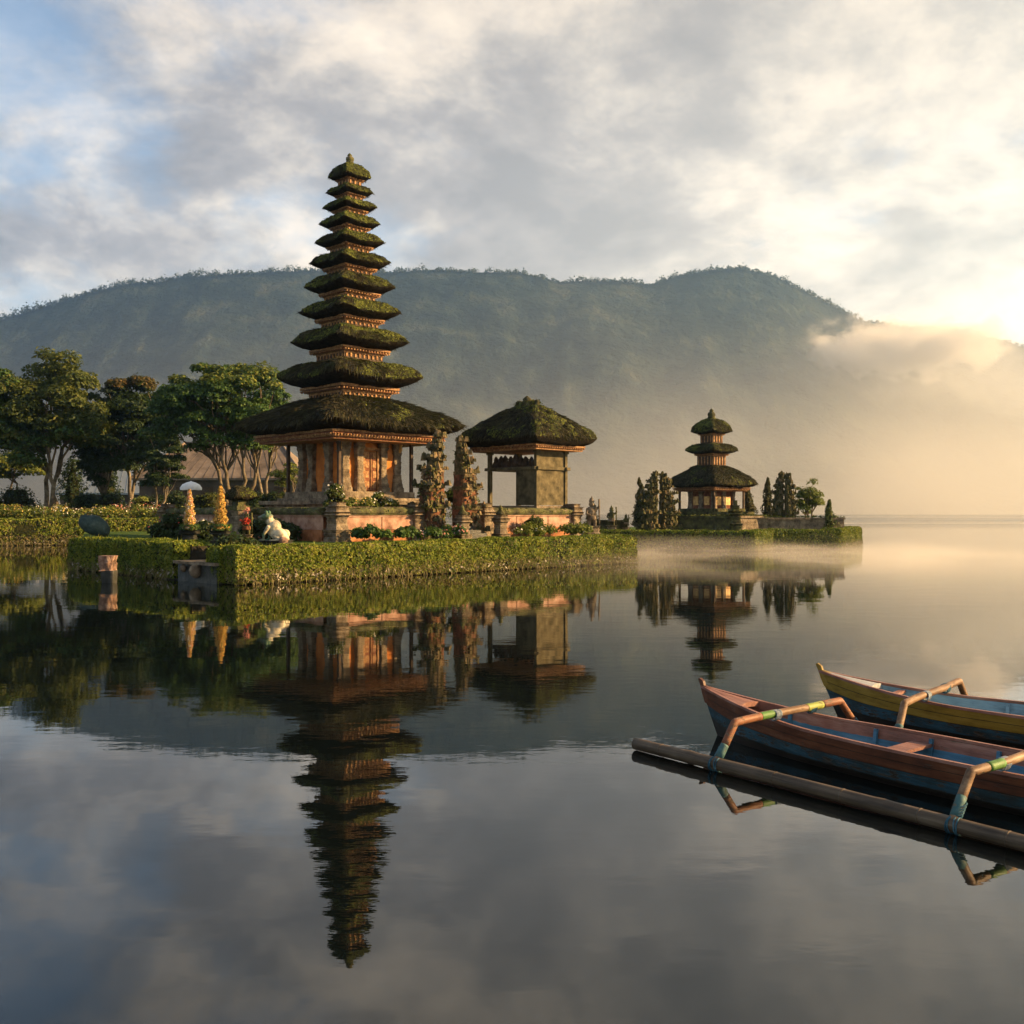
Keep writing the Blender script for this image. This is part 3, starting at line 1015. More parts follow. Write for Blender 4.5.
def tree(name, label, px, Y, zb, crown, ncl, clr, nleaf, leaf, leafm, bark, stems, seed, group=None, cat='tree', second=None, low=0.0, lean=0.0, flat=0.55, limbs=14, bare=0.62):
    """crown = (px centre, half width in m, half depth, z bottom, z top): clumps fill that ellipsoid's skin"""
    rs = np.random.RandomState(seed)
    root = thing(name, label, cat, (X_at(px, Y), Y, zb), 0, group)
    ccx = X_at(crown[0], Y) - X_at(px, Y)
    hw, hd, cz0, cz1 = crown[1:]
    cz0, cz1 = cz0 - zb, cz1 - zb
    cl = []
    for k in range(ncl):
        q = rs.normal(size=3)
        q /= np.linalg.norm(q)
        q[2] = abs(q[2]) * 1.0 if rs.rand() < .72 else -abs(q[2]) * .8
        f = 0.50 + 0.52 * rs.rand()
        mid = cz0 + (cz1 - cz0) * 0.42
        zz_ = mid + (q[2] * f) * ((cz1 - mid) if q[2] > 0 else (mid - cz0))
        r = clr * (0.45 + 0.85 * rs.rand() ** 1.3)
        cl.append((ccx + q[0] * f * (hw - r * .5), q[1] * f * (hd - r * .5), zz_ - r * flat * (0.6 if q[2] > 0 else 0), r))
    tb = MB()
    top = np.array([ccx * bare + lean, 0, cz0 + (cz1 - cz0) * .25])
    forks = []
    for s in range(stems):
        a = 2 * math.pi * s / stems + rs.rand()
        sp = 0.0 if stems == 1 else 0.20 * hw
        tip = top + np.array([math.cos(a) * sp, math.sin(a) * sp * .7, rs.rand() * 1.0])
        r0 = 0.043 * (cz1 - 0) ** 0.75 * (1.15 if stems == 1 else .72)
        path = limb(tb, [math.cos(a) * .12, math.sin(a) * .12, -.15], tip * [1, 1, 1], r0, r0 * .45, 0.02, rs, n=8)
        forks.append((path, r0))
    for k, c in enumerate(cl):
        if k >= limbs + 12:
            break
        best = min(range(len(forks)), key=lambda j: np.linalg.norm(forks[j][0][-1][:2] - np.array(c[:2])))
        path, r0 = forks[best]
        st = path[rs.randint(4, 8)]
        limb(tb, st, np.array(c[:3]) + [0, 0, c[3] * .1], r0 * .42, r0 * .10, 0.06, rs)
    tb.build('trunk', M[bark], root)
    mb = crown_mb(cl, nleaf, leaf, seed + 5, 0, None, flat)
    mats = [M[leafm]]
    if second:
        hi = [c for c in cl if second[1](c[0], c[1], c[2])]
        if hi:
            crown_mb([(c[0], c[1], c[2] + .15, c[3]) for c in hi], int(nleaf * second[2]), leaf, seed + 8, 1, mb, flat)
            mats.append(M[second[0]])
    mb.build('crown', mats, root)
    return root


def conifer(name, label, px, Y, zb, w_, ztop, seed, leafm='leaf_cypress', group=None, cat='tree', n=3200, leaf=0.14, fat=0.5):
    rs = np.random.RandomState(seed)
    root = thing(name, label, cat, (X_at(px, Y), Y, zb), 0, group)
    H = ztop - zb
    MB().tube([(0, 0, -.1), (0, 0, H * .9)], [w_ * .09, 0.02], 6).build('trunk', M['bark'], root)
    t_ = rs.rand(n) ** 0.8
    th = rs.rand(n) * 2 * math.pi
    r = w_ / 2 * np.clip((1 - t_) ** fat, 0, 1) * np.clip(t_ * 7 + .35, 0, 1)
    lob = 1 + .95 * fbm(np.stack([np.cos(th) * 1.6, np.sin(th) * 1.6, t_ * H * 2.2], 1) + seed, 2, seed)
    r = r * lob * (0.72 + .3 * rs.rand(n))
    P = np.stack([r * np.cos(th), r * np.sin(th), .12 + t_ * (H - .12)], 1)
    P += .10 * w_ * np.stack([vnoise(P * 3.3, seed + q) for q in range(3)], 1)
    N = np.stack([np.cos(th), np.sin(th), np.full(n, .5)], 1)
    mb = MB().leaves(P, N, leaf, 0, .7, .5, rs)
    prof = [(w_ * .12, .2), (w_ * .26, H * .15), (w_ * .24, H * .4), (w_ * .14, H * .7), (.02, H * .92)]
    mb.lathe(prof, 10, (0, 0, 0), 1, jit=0.05, seed=seed)
    mb.build('crown', [M[leafm], M['inside']], root)
    return root


def bush(name, label, loc, r, seed, leafm, n=1400, leaf=0.14, group=None, cat='shrub', flowers=None, lobes=9, flat=0.8, parent=None, zr=None):
    rs = np.random.RandomState(seed)
    rx, ry, rz_ = r
    cl = []
    for k in range(lobes):
        q = rs.normal(size=3)
        q /= np.linalg.norm(q)
        q[2] = abs(q[2])
        s = .45 + .3 * rs.rand()
        cl.append((q[0] * rx * .6, q[1] * ry * .6, rz_ * (.25 + q[2] * .55), s * min(rx, ry, rz_)))
    P, N = [], []
    mb = MB()
    for c in cl:
        mb.lathe([(c[3] * .5, -c[3] * .6), (c[3] * .7, 0), (c[3] * .4, c[3] * .5)], 7, c[:3], 1, jit=.04, seed=seed)
    crown_mb(cl, n, leaf, seed, 0, mb, flat)
    low = int(n * .25)
    a = rs.rand(low) * 2 * math.pi
    f = np.sqrt(rs.rand(low))
    mb.leaves(np.stack([rx * f * np.cos(a), ry * f * np.sin(a), rz_ * .4 * rs.rand(low)], 1), np.stack([np.cos(a), np.sin(a), np.full(low, .5)], 1), leaf, 0, .6, .6, rs)
    mats = [M[leafm], M['inside']]
    if flowers:
        fm, fn, fs = flowers
        crown_mb([(c[0], c[1], c[2] + .03, c[3] * 1.08) for c in cl], fn, fs, seed + 3, 2, mb, flat)
        mats.append(M[fm])
    o = mb.build(name, mats, parent)
    o.location = loc
    if label:
        tag(o, label, cat, group)
    return o


def flower_bed(label, x0, y0, rz, L, D, H, seed, z, leafm, flowers, dens=150, leaf=0.13, lumps=0.35, cat='flower bed', name='flower_bed'):
    """a strip of mixed low plants along +x; each clump has its own height"""
    rs = np.random.RandomState(seed)
    mb = MB()
    k = max(4, int(L * D * 4.5))
    cl = []
    for q in range(k):
        x, y = rs.rand() * L, (rs.rand() - .5) * D
        hh = H * (1 - lumps + lumps * 1.8 * rs.rand())
        cl.append((x, y, hh * .5, hh * .52))
    crown_mb(cl, int(L * D * dens * 3 * max(1, H)), leaf, seed, 0, mb, 1.0)
    mats = [M[leafm]]
    for j, (fm, share, fs) in enumerate(flowers):
        sub = [cl[q] for q in rs.permutation(k)[:max(1, int(k * share))]]
        crown_mb([(c[0], c[1], c[2] + .04, c[3] * 1.05) for c in sub], int(len(sub) * 26), fs, seed + 5 + j, j + 1, mb, 1.0)
        mats.append(M[fm])
    o = mb.build(name, mats)
    o.location = (x0, y0, z)
    o.rotation_euler = (0, 0, rz)
    return tag(o, label, cat)


# ------------------------------------------------------------------ the main island: local axes u (to the right and away) and v (to the left and away)
AX, AY = -8.5, 30.1
RZ = R(45)
S2 = math.sqrt(0.5)
GZ = 1.08                                 # ground of the island


def W(u, v):
    return AX + S2 * (u - v), AY + S2 * (u + v)


def slab(poly, z0, z1, mats, name):
    P = np.array(poly, float)
    n = len(P)
    c = P.mean(0)
    rings = []
    for f, z in ((1.0, z0), (1.0, (z0 + z1) / 2), (0.995, z1)):
        rings.append(np.concatenate([c + (P - c) * f, np.full((n, 1), z)], 1))
    mb = MB()
    mb.rings(rings, True, (False, False), 1, False)
    mb.add(rings[-1], [list(range(n))], 0)
    return mb.build(name, mats)


isl = [W(0.25, 0.1), W(19.0, 0.1), W(22, 6), W(21, 16), W(16, 24), (-24.6, 57.5), W(0.35, 12.2), W(0.35, 3.1), W(2.4, 3.1), W(2.4, 0.9), W(0.4, 0.9)]
tag(slab(isl, -0.6, GZ, [M['lawn'], M['earth']], 'island_ground'), kind='structure')

hedge('long bright green clipped hedge along the waterline in front of the gate', *W(0.0, 0.25), RZ, 19.35, 1.3, 1.14, 31, dens=900, leaf=0.095, dry=0.13)
hedge('short clipped hedge turning back from the right tip of the main island', *W(18.9, 0.3), R(105), 5.5, 1.0, 1.12, 32, dens=450, leaf=0.10)
hedge('dark shaded clipped hedge left of the stone landing', *W(0.45, 12.0), R(-45), 8.7, 1.2, 1.20, 33, dens=800, leaf=0.095, leafm='leaf_hedge', dry=0.02)
hedge('short dark hedge end beside the frog statue', *W(0.42, 1.25), R(-45), 0.9, 1.1, 1.13, 34, dens=800, leaf=0.095, dry=0.02, skirt=False)


# ---- enclosure walls
def enclosure_wall(label, p0, rz, L, seed, piers, mossy=0.5, flip=1):
    root = thing('enclosure_wall', label, 'wall', (*p0, GZ), rz)
    rs = np.random.RandomState(seed)
    mb = MB().box((L / 2, 0.10, 0.16), (L, 0.72, 0.34)).box((L / 2, 0.06, 0.38), (L, 0.60, 0.10))
    mb.build('plinth', M['ledge'], root)
    mb = MB()
    n = max(2, int(L / 1.9))
    for k in range(n):
        mb.box((L * (k + .5) / n, 0, 0.69), (L / n - 0.05, 0.36 + .012 * rs.rand(), 0.50), 0)
    mb.build('panel', M['plaster'], root)
    MB().box((L / 2, 0, 0.69), (L - .02, 0.30, 0.5), 0).build('core', M['brick'], root)
    c = MB()
    c.box((L / 2, 0, 0.975), (L, 0.46, 0.07), 0).box((L / 2, 0, 1.045), (L + .04, 0.58, 0.07), 1)
    nx = max(8, int(L / .3))
    ring = []
    for x in np.linspace(0, L, nx):
        y = np.array([-.33, -.31, -.2, 0, .2, .31, .33])
        z = np.array([1.08, 1.20, 1.27, 1.30, 1.27, 1.20, 1.08]) + .025 * vnoise(np.stack([np.full(7, x * 2.3), y * 4, y * 0], 1), seed)
        ring.append(np.stack([np.full(7, x), y, z], 1))
    c.rings(ring, False, (True, True), 1, True)
    k = int(L * 130 * mossy)
    P = np.stack([rs.rand(k) * L, (rs.rand(k) - .5) * .66, 1.27 - .06 * rs.rand(k)], 1)
    P[:, 2] -= .10 * (np.abs(P[:, 1]) > .26)
    c.leaves(P, np.tile([0, 0, 1.0], (k, 1)), .10, 2, .8, .7, rs)
    c.build('coping', [M['plaster'], M['stone_moss'], M['moss_tuft']], root)
    for x in piers:
        p = MB()
        for hx, hy, z0, z1 in ((.36, .42, 0, .45), (.28, .34, .45, 1.0), (.36, .42, 1.0, 1.12), (.31, .37, 1.12, 1.34), (.22, .28, 1.34, 1.5)):
            p.rings(carved(hx, hy, z0, z1, seed + int(x * 10), (x, -.02), 3, .12, .02), True, (True, True), 0, False)
        p.build('pier', M['stone'], root)
    return root


wl = W(6.6, 4.0)
enclosure_wall('pink panelled enclosure wall between the corner pier and the split gate', wl, RZ, 4.15, 51, [0.1, 3.9])
enclosure_wall('pink panelled enclosure wall in front of the open pavilion', W(14.1, 4.0), RZ, 6.1, 52, [0.2, 5.95], 0.9)
enclosure_wall('dark shaded enclosure wall running left from the corner pier', W(6.6, 17.7), R(-45), 13.2, 53, [0.2, 6.5], 0.9)


# ---- the split gate: two halves of one tower with sheer inner faces
def gate_half(label, loc, rz, side, seed, hgt, wide=1.0, group='halves of the split gate', stone='gate_stone', brickm='old_brick'):
    rs = np.random.RandomState(seed)
    root = thing('split_gate_half', label, 'gate', loc, rz, group)
    root.scale = (wide, wide, 1)
    # local x runs away from the passage
    lev = [(0, .30, 1.25, 1.15, 0), (.30, .42, 1.12, 1.02, 0), (.42, 1.35, .92, .82, 1), (1.35, 1.52, 1.10, .98, 0), (1.52, 2.25, .86, .74, 1), (2.25, 2.42, 1.02, .88, 0), (2.42, 2.95, .72, .62, 1), (2.95, 3.10, .86, .74, 0),
           (3.10, 3.50, .55, .50, 0), (3.50, 3.62, .64, .56, 0), (3.62, 3.95, .38, .38, 0), (3.95, 4.05, .44, .42, 0), (4.05, 4.3, .26, .26, 0), (4.3, 4.55, .14, .16, 0)]
    k = hgt / 4.55
    body, brick, leaf = MB(), MB(), MB()
    for z0, z1, w_, d_, br in lev:
        x = side * w_ / 2
        tgt = brick if br else body
        r = []
        for f, z in ((1.0, z0), (.97, (z0 + z1) / 2), (1.0, z1)):
            q = rect_ring(w_ / 2 * f, d_ / 2 * f, z * k, 28, 10, x, 0)
            q[:, :2] += .022 * np.stack([vnoise(q * 7, seed), vnoise(q * 7 + 5, seed)], 1)
            q[:, 0] = np.where(q[:, 0] * side < 0.02, 0.0, q[:, 0])
            r.append(q)
        tgt.rings(r, True, (True, True), 0, False)
        if not br and z1 > .4:
            # upturned leaf-like corner ornaments on each ledge
            for cx, cy in ((side * w_ * .97, -d_ * .48), (side * w_ * .97, d_ * .48), (side * w_ * .97, 0), (side * w_ * .5, -d_ * .5), (side * .06, -d_ * .48)):
                for _ in range(3):
                    s = .05 + .10 * rs.rand() ** 1.5
                    ox, oy = rs.normal(size=2) * .10
                    body.box((cx + ox, cy + oy, z1 * k + s * .5 - .03), (s * 1.6, s * 1.4, s * 1.6), 0, rs.rand() * 3, .35 + .4 * rs.rand())
                s = .07 + .09 * rs.rand()
                body.lathe([(s * .55, 0), (s * .75, s * .35), (s * .42, s * .9), (s * .5, s * 1.15), (.02, s * 1.9)], 6, (cx, cy, z1 * k - .05), 0, jit=.03, seed=seed + int(z1 * 9))
        if br:
            for cy in (-d_ * .5, ):
                for q in range(16):
                    s = .05 + .09 * rs.rand() ** 1.5
                    body.box((side * w_ * (.12 + .86 * rs.rand()), cy - .01, z0 * k + (z1 - z0) * k * rs.rand()), (s * 1.8, s * 1.6, s * 1.5), 0, rs.rand() * 3, .5)
                for q in range(8):
                    s = .05 + .09 * rs.rand() ** 1.5
                    body.box((side * w_, cy * (2 * rs.rand() - 1), z0 * k + (z1 - z0) * k * rs.rand()), (s * 1.8, s * 1.6, s * 1.5), 0, rs.rand() * 3, .5)
        n = int(330 * w_ * max(.25, z1 - z0))
        zz_ = (z0 + (z1 - z0) * rs.rand(n)) * k
        fc = rs.randint(0, 3, n)
        P = np.stack([np.where(fc == 0, side * w_, side * w_ * rs.rand(n)), np.where(fc == 1, -d_ / 2, np.where(fc == 2, d_ / 2, (rs.rand(n) - .5) * d_)), zz_], 1)
        N = np.stack([np.where(fc == 0, side, 0), np.where(fc == 1, -1.0, np.where(fc == 2, 1.0, 0)), np.full(n, .5)], 1)
        ms = fbm(P * 1.2, 3, seed + 3)
        kp = ms > (.02 if not br else .14)
        leaf.leaves(P[kp] + N[kp] * .03, N[kp], .10, 0, .8, .65, rs)
    off = body.n
    body.v += leaf.v
    for F, S in zip(leaf.f, leaf.sm):
        body.f.append(F + off)
        body.m.append(np.full(len(F), 1, np.int32))
        body.sm.append(S)
    body.n += leaf.n
    body.build('tower', [M[stone], M['moss_tuft']], root)
    brick.build('brick_panel', M[brickm], root)
    return root


gate_half('left half of the split gate, mossy with a sheer inner face', (*W(11.6, 3.75), GZ), RZ, -1, 61, 4.25)
gate_half('right half of the split gate, mossy with more red brick showing', (*W(12.55, 3.75), GZ), RZ, 1, 62, 4.12)

st = thing('stone_steps', 'worn stone steps in the passage of the split gate', 'steps', (*W(12.45, 3.1), GZ), RZ)
MB().box((0, .55, .26), (1.0, .9, .52), 0).build('landing', M['dark_stone'], st)
for k in range(3):
    MB().box((0, -.05 - .30 * k, .19 - .065 * k), (1.3 + .1 * k, .32, .38 - .13 * k), 0).build('step', M['dark_stone'], st)


def pedestal(label, u, v, seed, h=1.0):
    root = thing('pedestal', label, 'pedestal', (*W(u, v), GZ), RZ, 'carved pedestals before the gate')
    p = MB()
    for hx, z0, z1 in ((.30, 0, .22), (.21, .22, .72), (.29, .72, .86), (.22, .86, 1.0)):
        p.rings(carved(hx, hx, z0 * h, z1 * h, seed, (0, 0), 3, .15, .02), True, (True, True), 0, False)
    p.build('shaft', M['stone'], root)
    MB().lathe([(.19, h), (.20, h + .06), (.08, h + .22), (.1, h + .28), (.02, h + .4)], 10, jit=.02, seed=seed).build('finial', M['stone_moss'], root)
    return root


pedestal('small carved pedestal at the foot of the left gate half', 11.75, 2.55, 71)
pedestal('small carved pedestal at the foot of the right gate half', 13.9, 2.55, 72)


# ---- the eleven-roofed meru
def meru_shrine(label, x, y, rz, zbase, Y, tiers, fas, neck_name, seed, plinth_top, body_top, low_drop, finial, moss, amp, three=False):
    root = thing('meru', label, 'shrine tower', (x, y, zbase), rz)
    k = Y / 1000.0
    data = []
    for hw, ye, yt in tiers:
        data.append((hw * k * .7071, CAM_Z + (512 - ye) * k - zbase, CAM_Z + (512 - yt) * k - zbase))
    n = len(data)
    for i, (R_, ze, zt) in enumerate(data):
        last = i == n - 1
        ff = fas[1] if last else fas[0]
        up_f = data[i - 1][0] * fas[0] * .80 if i else .13
        zt = ze + (zt - ze) * (.9 if 0 < i < n - 1 else 1)
        R_ *= 1.035
        drop = low_drop if last else .125 * R_
        prof = SLOPE if last else (MID if i in (0, n - 2) else LENS)
        thatch(R_, R_, ze, zt, up_f + .04, drop, ff * R_, prof, seed + i, 1.0, .085 * R_ * (.45 if last else 1), amp * .62 * (.6 + .4 * R_ / data[-1][0]), 128, moss[1] if last else moss[0]).build('roof', [M['thatch_plain' if last else 'thatch'], M['under'], M['moss_tuft'], M['straw']], root)
        fh = .40 if last and not three else (.26 if last else .15 * R_)
        zf = ze - drop + .03
        fascia(ff * R_ * .985, ff * R_ * .985, zf, fh, 4 if last else 3, .18 * R_ if not last else .25).build('eave_beam', [M['wood_gold'], M['brick']], root)
        if not last:
            nh = data[i + 1][2]
            hwn = ff * R_ * .80
            nb = MB().box((0, 0, (nh - .25 + zf - fh + .04) / 2), (2 * hwn, 2 * hwn, zf - fh + .04 - nh + .25), 0)
            q = max(3, int(hwn * 2 / .22))
            for j in range(q):
                f = -1 + 2 * (j + .5) / q
                for sx, sy in ((f, -1), (f, 1), (-1, f), (1, f)):
                    nb.box((sx * hwn, sy * hwn, (nh + zf - fh) / 2), (.08, .08, max(.05, (zf - fh - nh) * .95)), 1)
            nb.build('neck', [M['wood_dark'], M['wood_gold']], root)
    R_, ze, zt = data[0]
    f = finial
    fb = MB().lathe([(.19 * f, zt - .1), (.22 * f, zt), (.16 * f, zt + .08 * f), (.19 * f, zt + .16 * f), (.17 * f, zt + .27 * f), (.09 * f, zt + .31 * f), (.11 * f, zt + .37 * f), (.03, zt + .47 * f)], 10, jit=.015, seed=seed)
    fb.build('finial', M['stone_moss'], root)
    return root, data


TIERS = [(21.3, 179, 163.5), (23.4, 194.6, 186.5), (27.2, 209.5, 201), (30.5, 226.2, 215.7), (34.9, 245, 233.4), (40, 266, 253.5), (45.2, 290.5, 275), (51, 316, 301), (59.1, 346, 328), (72.3, 382.5, 361), (112.5, 431, 399)]
MX, MY = -7.43, 45.8
meru, md = meru_shrine('tall eleven-roofed meru tower of dark mossy thatch', MX, MY, RZ, GZ, 45.8, TIERS, (.68, .84), 'neck', 100, 0, 0, .26, 1.0, (.5, .28), .075)
# base, hall and posts (local z from the ground of the island)
pl = MB()
for h_, z0, z1 in ((3.25, 0, .55), (2.95, .55, .75), (2.75, .75, 1.45), (2.95, 1.45, 1.62), (2.35, 1.62, 1.74), (2.1, 1.74, 2.02)):
    pl.box((0, 0, (z0 + z1) / 2), (2 * h_, 2 * h_, z1 - z0), 0)
pl.build('plinth', M['stone'], meru)
MB().box((0, 0, 3.12), (3.0, 3.0, 2.2), 0).build('cella', M['orange'], meru)
FB = 4.33                                   # underside of the eave beams
for face in range(4):
    a = face * math.pi / 2
    for t_, wd in ((-1.42, .19), (-.66, .17), (.66, .17)):
        pr = carved(wd, .2, 2.0, FB - .12, 200 + face * 7 + int(t_ * 3), (t_, -1.53), 11, .6, .03)
        ca, sa = math.cos(a), math.sin(a)
        pr = [np.stack([r[:, 0] * ca - r[:, 1] * sa, r[:, 0] * sa + r[:, 1] * ca, r[:, 2]], 1) for r in pr]
        MB().rings(pr, True, (True, True), 0, False).build('pilaster', M['stone'], meru)
dr = MB().box((0, -1.52, 2.95), (.62, .10, 1.75), 0).box((0, -1.58, 2.95), (.03, .06, 1.7), 1)
for sx in (-.2, .2):
    for zq in (2.35, 2.8, 3.25, 3.65):
        dr.box((sx, -1.575, zq), (.2, .03, .3), 1)
door = dr.build('door', [M['brick'], M['wood_gold']], meru)
MB().box((-.40, -1.56, 2.98), (.12, .14, 1.85), 0).box((.40, -1.56, 2.98), (.12, .14, 1.85), 0).box((0, -1.56, 3.93), (.95, .16, .12), 0).build('door_frame', M['wood_gold'], door)
for sx in (-1, 1):
    for sy in (-1, 1):
        MB().box((sx * 1.99, sy * 1.99, 3.0), (.13, .13, 2.72), 0).box((sx * 1.99, sy * 1.99, 4.24), (.3, .3, .14), 1).box((sx * 1.99, sy * 1.99, 1.70), (.26, .26, .2), 2).build('post', [M['wood_dark'], M['wood_gold'], M['stone']], meru)
for sx, sy in ((-1, -1), (1, -1), (-1, 1), (1, 1)):
    MB().lathe([(.02, 3.8), (.13, 3.95), (.10, 4.1), (.2, 4.3), (.05, 4.34)], 8, (sx * 1.62, sy * 1.62, 0), jit=.02, seed=4).build('bracket', M['gold'], meru)


# ---- the open pavilion behind the right wall
PU, PV = 19.05, 6.0
px_, py_ = W(PU, PV)
pv = thing('pavilion', 'open-sided thatched pavilion on square posts right of the split gate', 'pavilion', (px_, py_, GZ), RZ)
PZE = Z_at(439, 46.4) - GZ
PZT = Z_at(404.5, 47.2) - GZ
thatch(2.12, 2.62, PZE, PZT, .22, .30, 1.72, SLOPE, 301, 1.0, .05, .06, 128, .42).build('roof', [M['thatch_plain'], M['under'], M['moss_tuft'], M['straw']], pv)
cr = MB()
for k, y_ in enumerate(np.linspace(-.62, .62, 7)):
    s = .20 if k != 3 else .34
    cr.lathe([(s * .8, -.12), (s, .0), (s * .55, s * .7), (s * .65, s * .95), (.03, s * 1.35)], 8, (0, y_, PZT), jit=.03, seed=k)
cr.leaves(np.stack([rng.normal(size=160) * .16, rng.uniform(-.75, .75, 160), PZT + rng.rand(160) * .25], 1), np.tile([0, 0, 1.], (160, 1)), .12, 1, .9)
cr.build('roof_crest', [M['stone_moss'], M['moss_tuft']], pv)
fascia(1.70, 2.20, PZE - .27, .26, 3, .14).build('eave_beam', [M['wood_gold'], M['brick']], pv)
PT = PZE - .50
hxp, hyp = .98, 1.55
MB().box((0, 0, .62), (2 * hxp + .7, 2 * hyp + .7, 1.24), 0).box((0, 0, 1.32), (2 * hxp + .5, 2 * hyp + .5, .18), 0).build('platform', M['stone'], pv)
for sx in (-1, 1):
    for sy in (-1, 1):
        MB().box((sx * hxp, sy * hyp, (1.38 + PT) / 2), (.17, .17, PT - 1.36), 0).box((sx * hxp, sy * hyp, PT - .08), (.26, .26, .14), 0).build('post', M['olive_wall'], pv)
ZM = Z_at(468, 46.2) - GZ
mbm = MB()
mbm.box((0, -hyp, ZM), (2 * hxp + .5, .24, .14), 0).box((0, hyp, ZM), (2 * hxp + .5, .24, .14), 0).box((-hxp, 0, ZM + .003), (.22, 2 * hyp + .44, .134), 0).box((hxp, 0, ZM + .003), (.22, 2 * hyp + .44, .134), 0)
mbm.build('tie_beam', M['olive_wall'], pv)
MB().box((0, -hyp + .01, (1.42 + ZM) / 2), (2 * hxp - .16, .07, ZM - 1.44), 0).build('wall_panel', M['olive_wall'], pv)
MB().box((0, -hyp + .015, (ZM + PT) / 2), (2 * hxp - .16, .06, PT - ZM - .12), 0).build('wall_panel', M['olive_wall'], pv)
MB().box((-hxp + .01, -hyp + .70, (1.42 + ZM) / 2), (.07, 1.22, ZM - 1.44), 0).build('wall_panel', M['olive_wall'], pv)
MB().box((.02, 0, ZM + .085), (2 * hxp - .05, 2 * hyp - .05, .05), 0).build('shelf', M['wood_dark'], pv)
cv = MB()
for k in range(9):
    y_ = -hyp + .25 + k * .34
    s = .16 + .09 * rng.rand()
    cv.lathe([(s, 0), (s * 1.1, s * .8), (s * .6, s * 1.5), (s * .7, s * 1.8), (.03, s * 2.6)], 8, (-hxp + .28, y_, ZM + .11), jit=.04, seed=k)
cv.build('carved_screen', M['wood_dark'], pv)


# ------------------------------------------------------------------ small things on the main island
def at(px, Y, z=GZ):
    return (X_at(px, Y), Y, z)


flower_bed('dark glossy leafy bed with a few pink blooms below the wall left of the gate', *W(6.6, 2.6), RZ, 4.6, 1.3, .55, 401, GZ, 'leaf_green', [('fl_pink', .12, .09), ('fl_white', .1, .08)], 170, .15)
flower_bed('low green planting with pale flowers below the pavilion wall', *W(14.6, 2.5), RZ, 4.6, 1.2, .55, 402, GZ, 'leaf_lime', [('fl_white', .25, .08)], 170, .12)
flower_bed('pale flowering plants growing on top of the wall before the meru', *W(7.3, 4.7), RZ, 3.6, .6, .55, 403, GZ + 1.15, 'leaf_lime', [('fl_white', .5, .09), ('fl_yellow', .3, .08)], 200, .11)
bush('shrub', 'upright pointed shrub on the corner pier of the enclosure wall', (*W(7.0, 4.6), GZ + 1.1), (.42, .42, 1.15), 404, 'leaf_olive', 900, .12, flowers=('fl_white', 60, .08))
bush('shrub', 'slim shrub rising from the wall-top flowers before the meru door', (*W(9.3, 4.9), GZ + 1.1), (.32, .32, .95), 405, 'leaf_lime', 700, .11, flowers=('fl_white', 50, .08))
bush('shrub', 'yellow-green shrub seen behind the right half of the split gate', (*W(15.3, 6.6), GZ + .9), (.75, .75, 1.5), 406, 'leaf_lime', 1500, .13)
bush('shrub', 'small shrub on the coping at the middle of the pavilion wall', (*W(16.7, 3.3), GZ), (.4, .4, 1.25), 407, 'leaf_olive', 800, .12)


def guard_statue(label, x, y, z, rz, h, seed, red=False, m='stone_moss'):
    """squat temple guardian on a block: legs apart, one arm up on a club, crown with flame tip"""
    root = thing('guardian_statue', label, 'statue', (x, y, z), rz)
    k = h / 1.7
    MB().rings([r * [k, k, k] for r in carved(.27, .27, 0, .42, seed, (0, 0), 3, .2, .02)], True, (True, True), 0, False).build('pedestal', M['stone'], root)
    parts = [('c', (-.12 * k, 0, .45 * k), (-.10 * k, 0, .75 * k), .075 * k, .095 * k), ('c', (.12 * k, -.03 * k, .45 * k), (.10 * k, 0, .75 * k), .075 * k, .095 * k),
             ('e', (0, 0, .80 * k), (.19 * k, .15 * k, .14 * k)), ('e', (0, -.01 * k, 1.0 * k), (.18 * k, .14 * k, .20 * k)), ('e', (0, 0, 1.14 * k), (.22 * k, .12 * k, .10 * k)),
             ('c', (-.2 * k, 0, 1.13 * k), (-.27 * k, -.08 * k, .92 * k), .06 * k, .05 * k), ('c', (-.27 * k, -.08 * k, .92 * k), (-.16 * k, -.2 * k, .88 * k), .05 * k, .045 * k),
             ('c', (.2 * k, 0, 1.13 * k), (.31 * k, -.05 * k, 1.22 * k), .06 * k, .05 * k), ('c', (.31 * k, -.05 * k, 1.22 * k), (.27 * k, -.13 * k, 1.40 * k), .05 * k, .04 * k),
             ('e', (0, -.02 * k, 1.33 * k), (.115 * k, .12 * k, .13 * k)), ('e', (0, -.13 * k, 1.31 * k), (.04 * k, .05 * k, .035 * k)),
             ('e', (-.11 * k, 0, 1.33 * k), (.035 * k, .04 * k, .06 * k)), ('e', (.11 * k, 0, 1.33 * k), (.035 * k, .04 * k, .06 * k)),
             ('e', (0, .01 * k, 1.46 * k), (.13 * k, .13 * k, .06 * k)), ('c', (0, .01 * k, 1.48 * k), (0, .02 * k, 1.66 * k), .075 * k, .02 * k)]
    blob('figure', parts, .022, M[m], root)
    MB().tube([(.28 * k, -.15 * k, .5 * k), (.27 * k, -.14 * k, 1.55 * k)], [.028 * k, .045 * k], 8).build('club', M[m], root)
    MB().lathe([(.2 * k, .66 * k), (.21 * k, .70 * k), (.19 * k, .84 * k), (.175 * k, .86 * k)], 14, jit=.01, seed=seed).build('waistcloth', M['brick' if red else 'stone'], root)
    return root


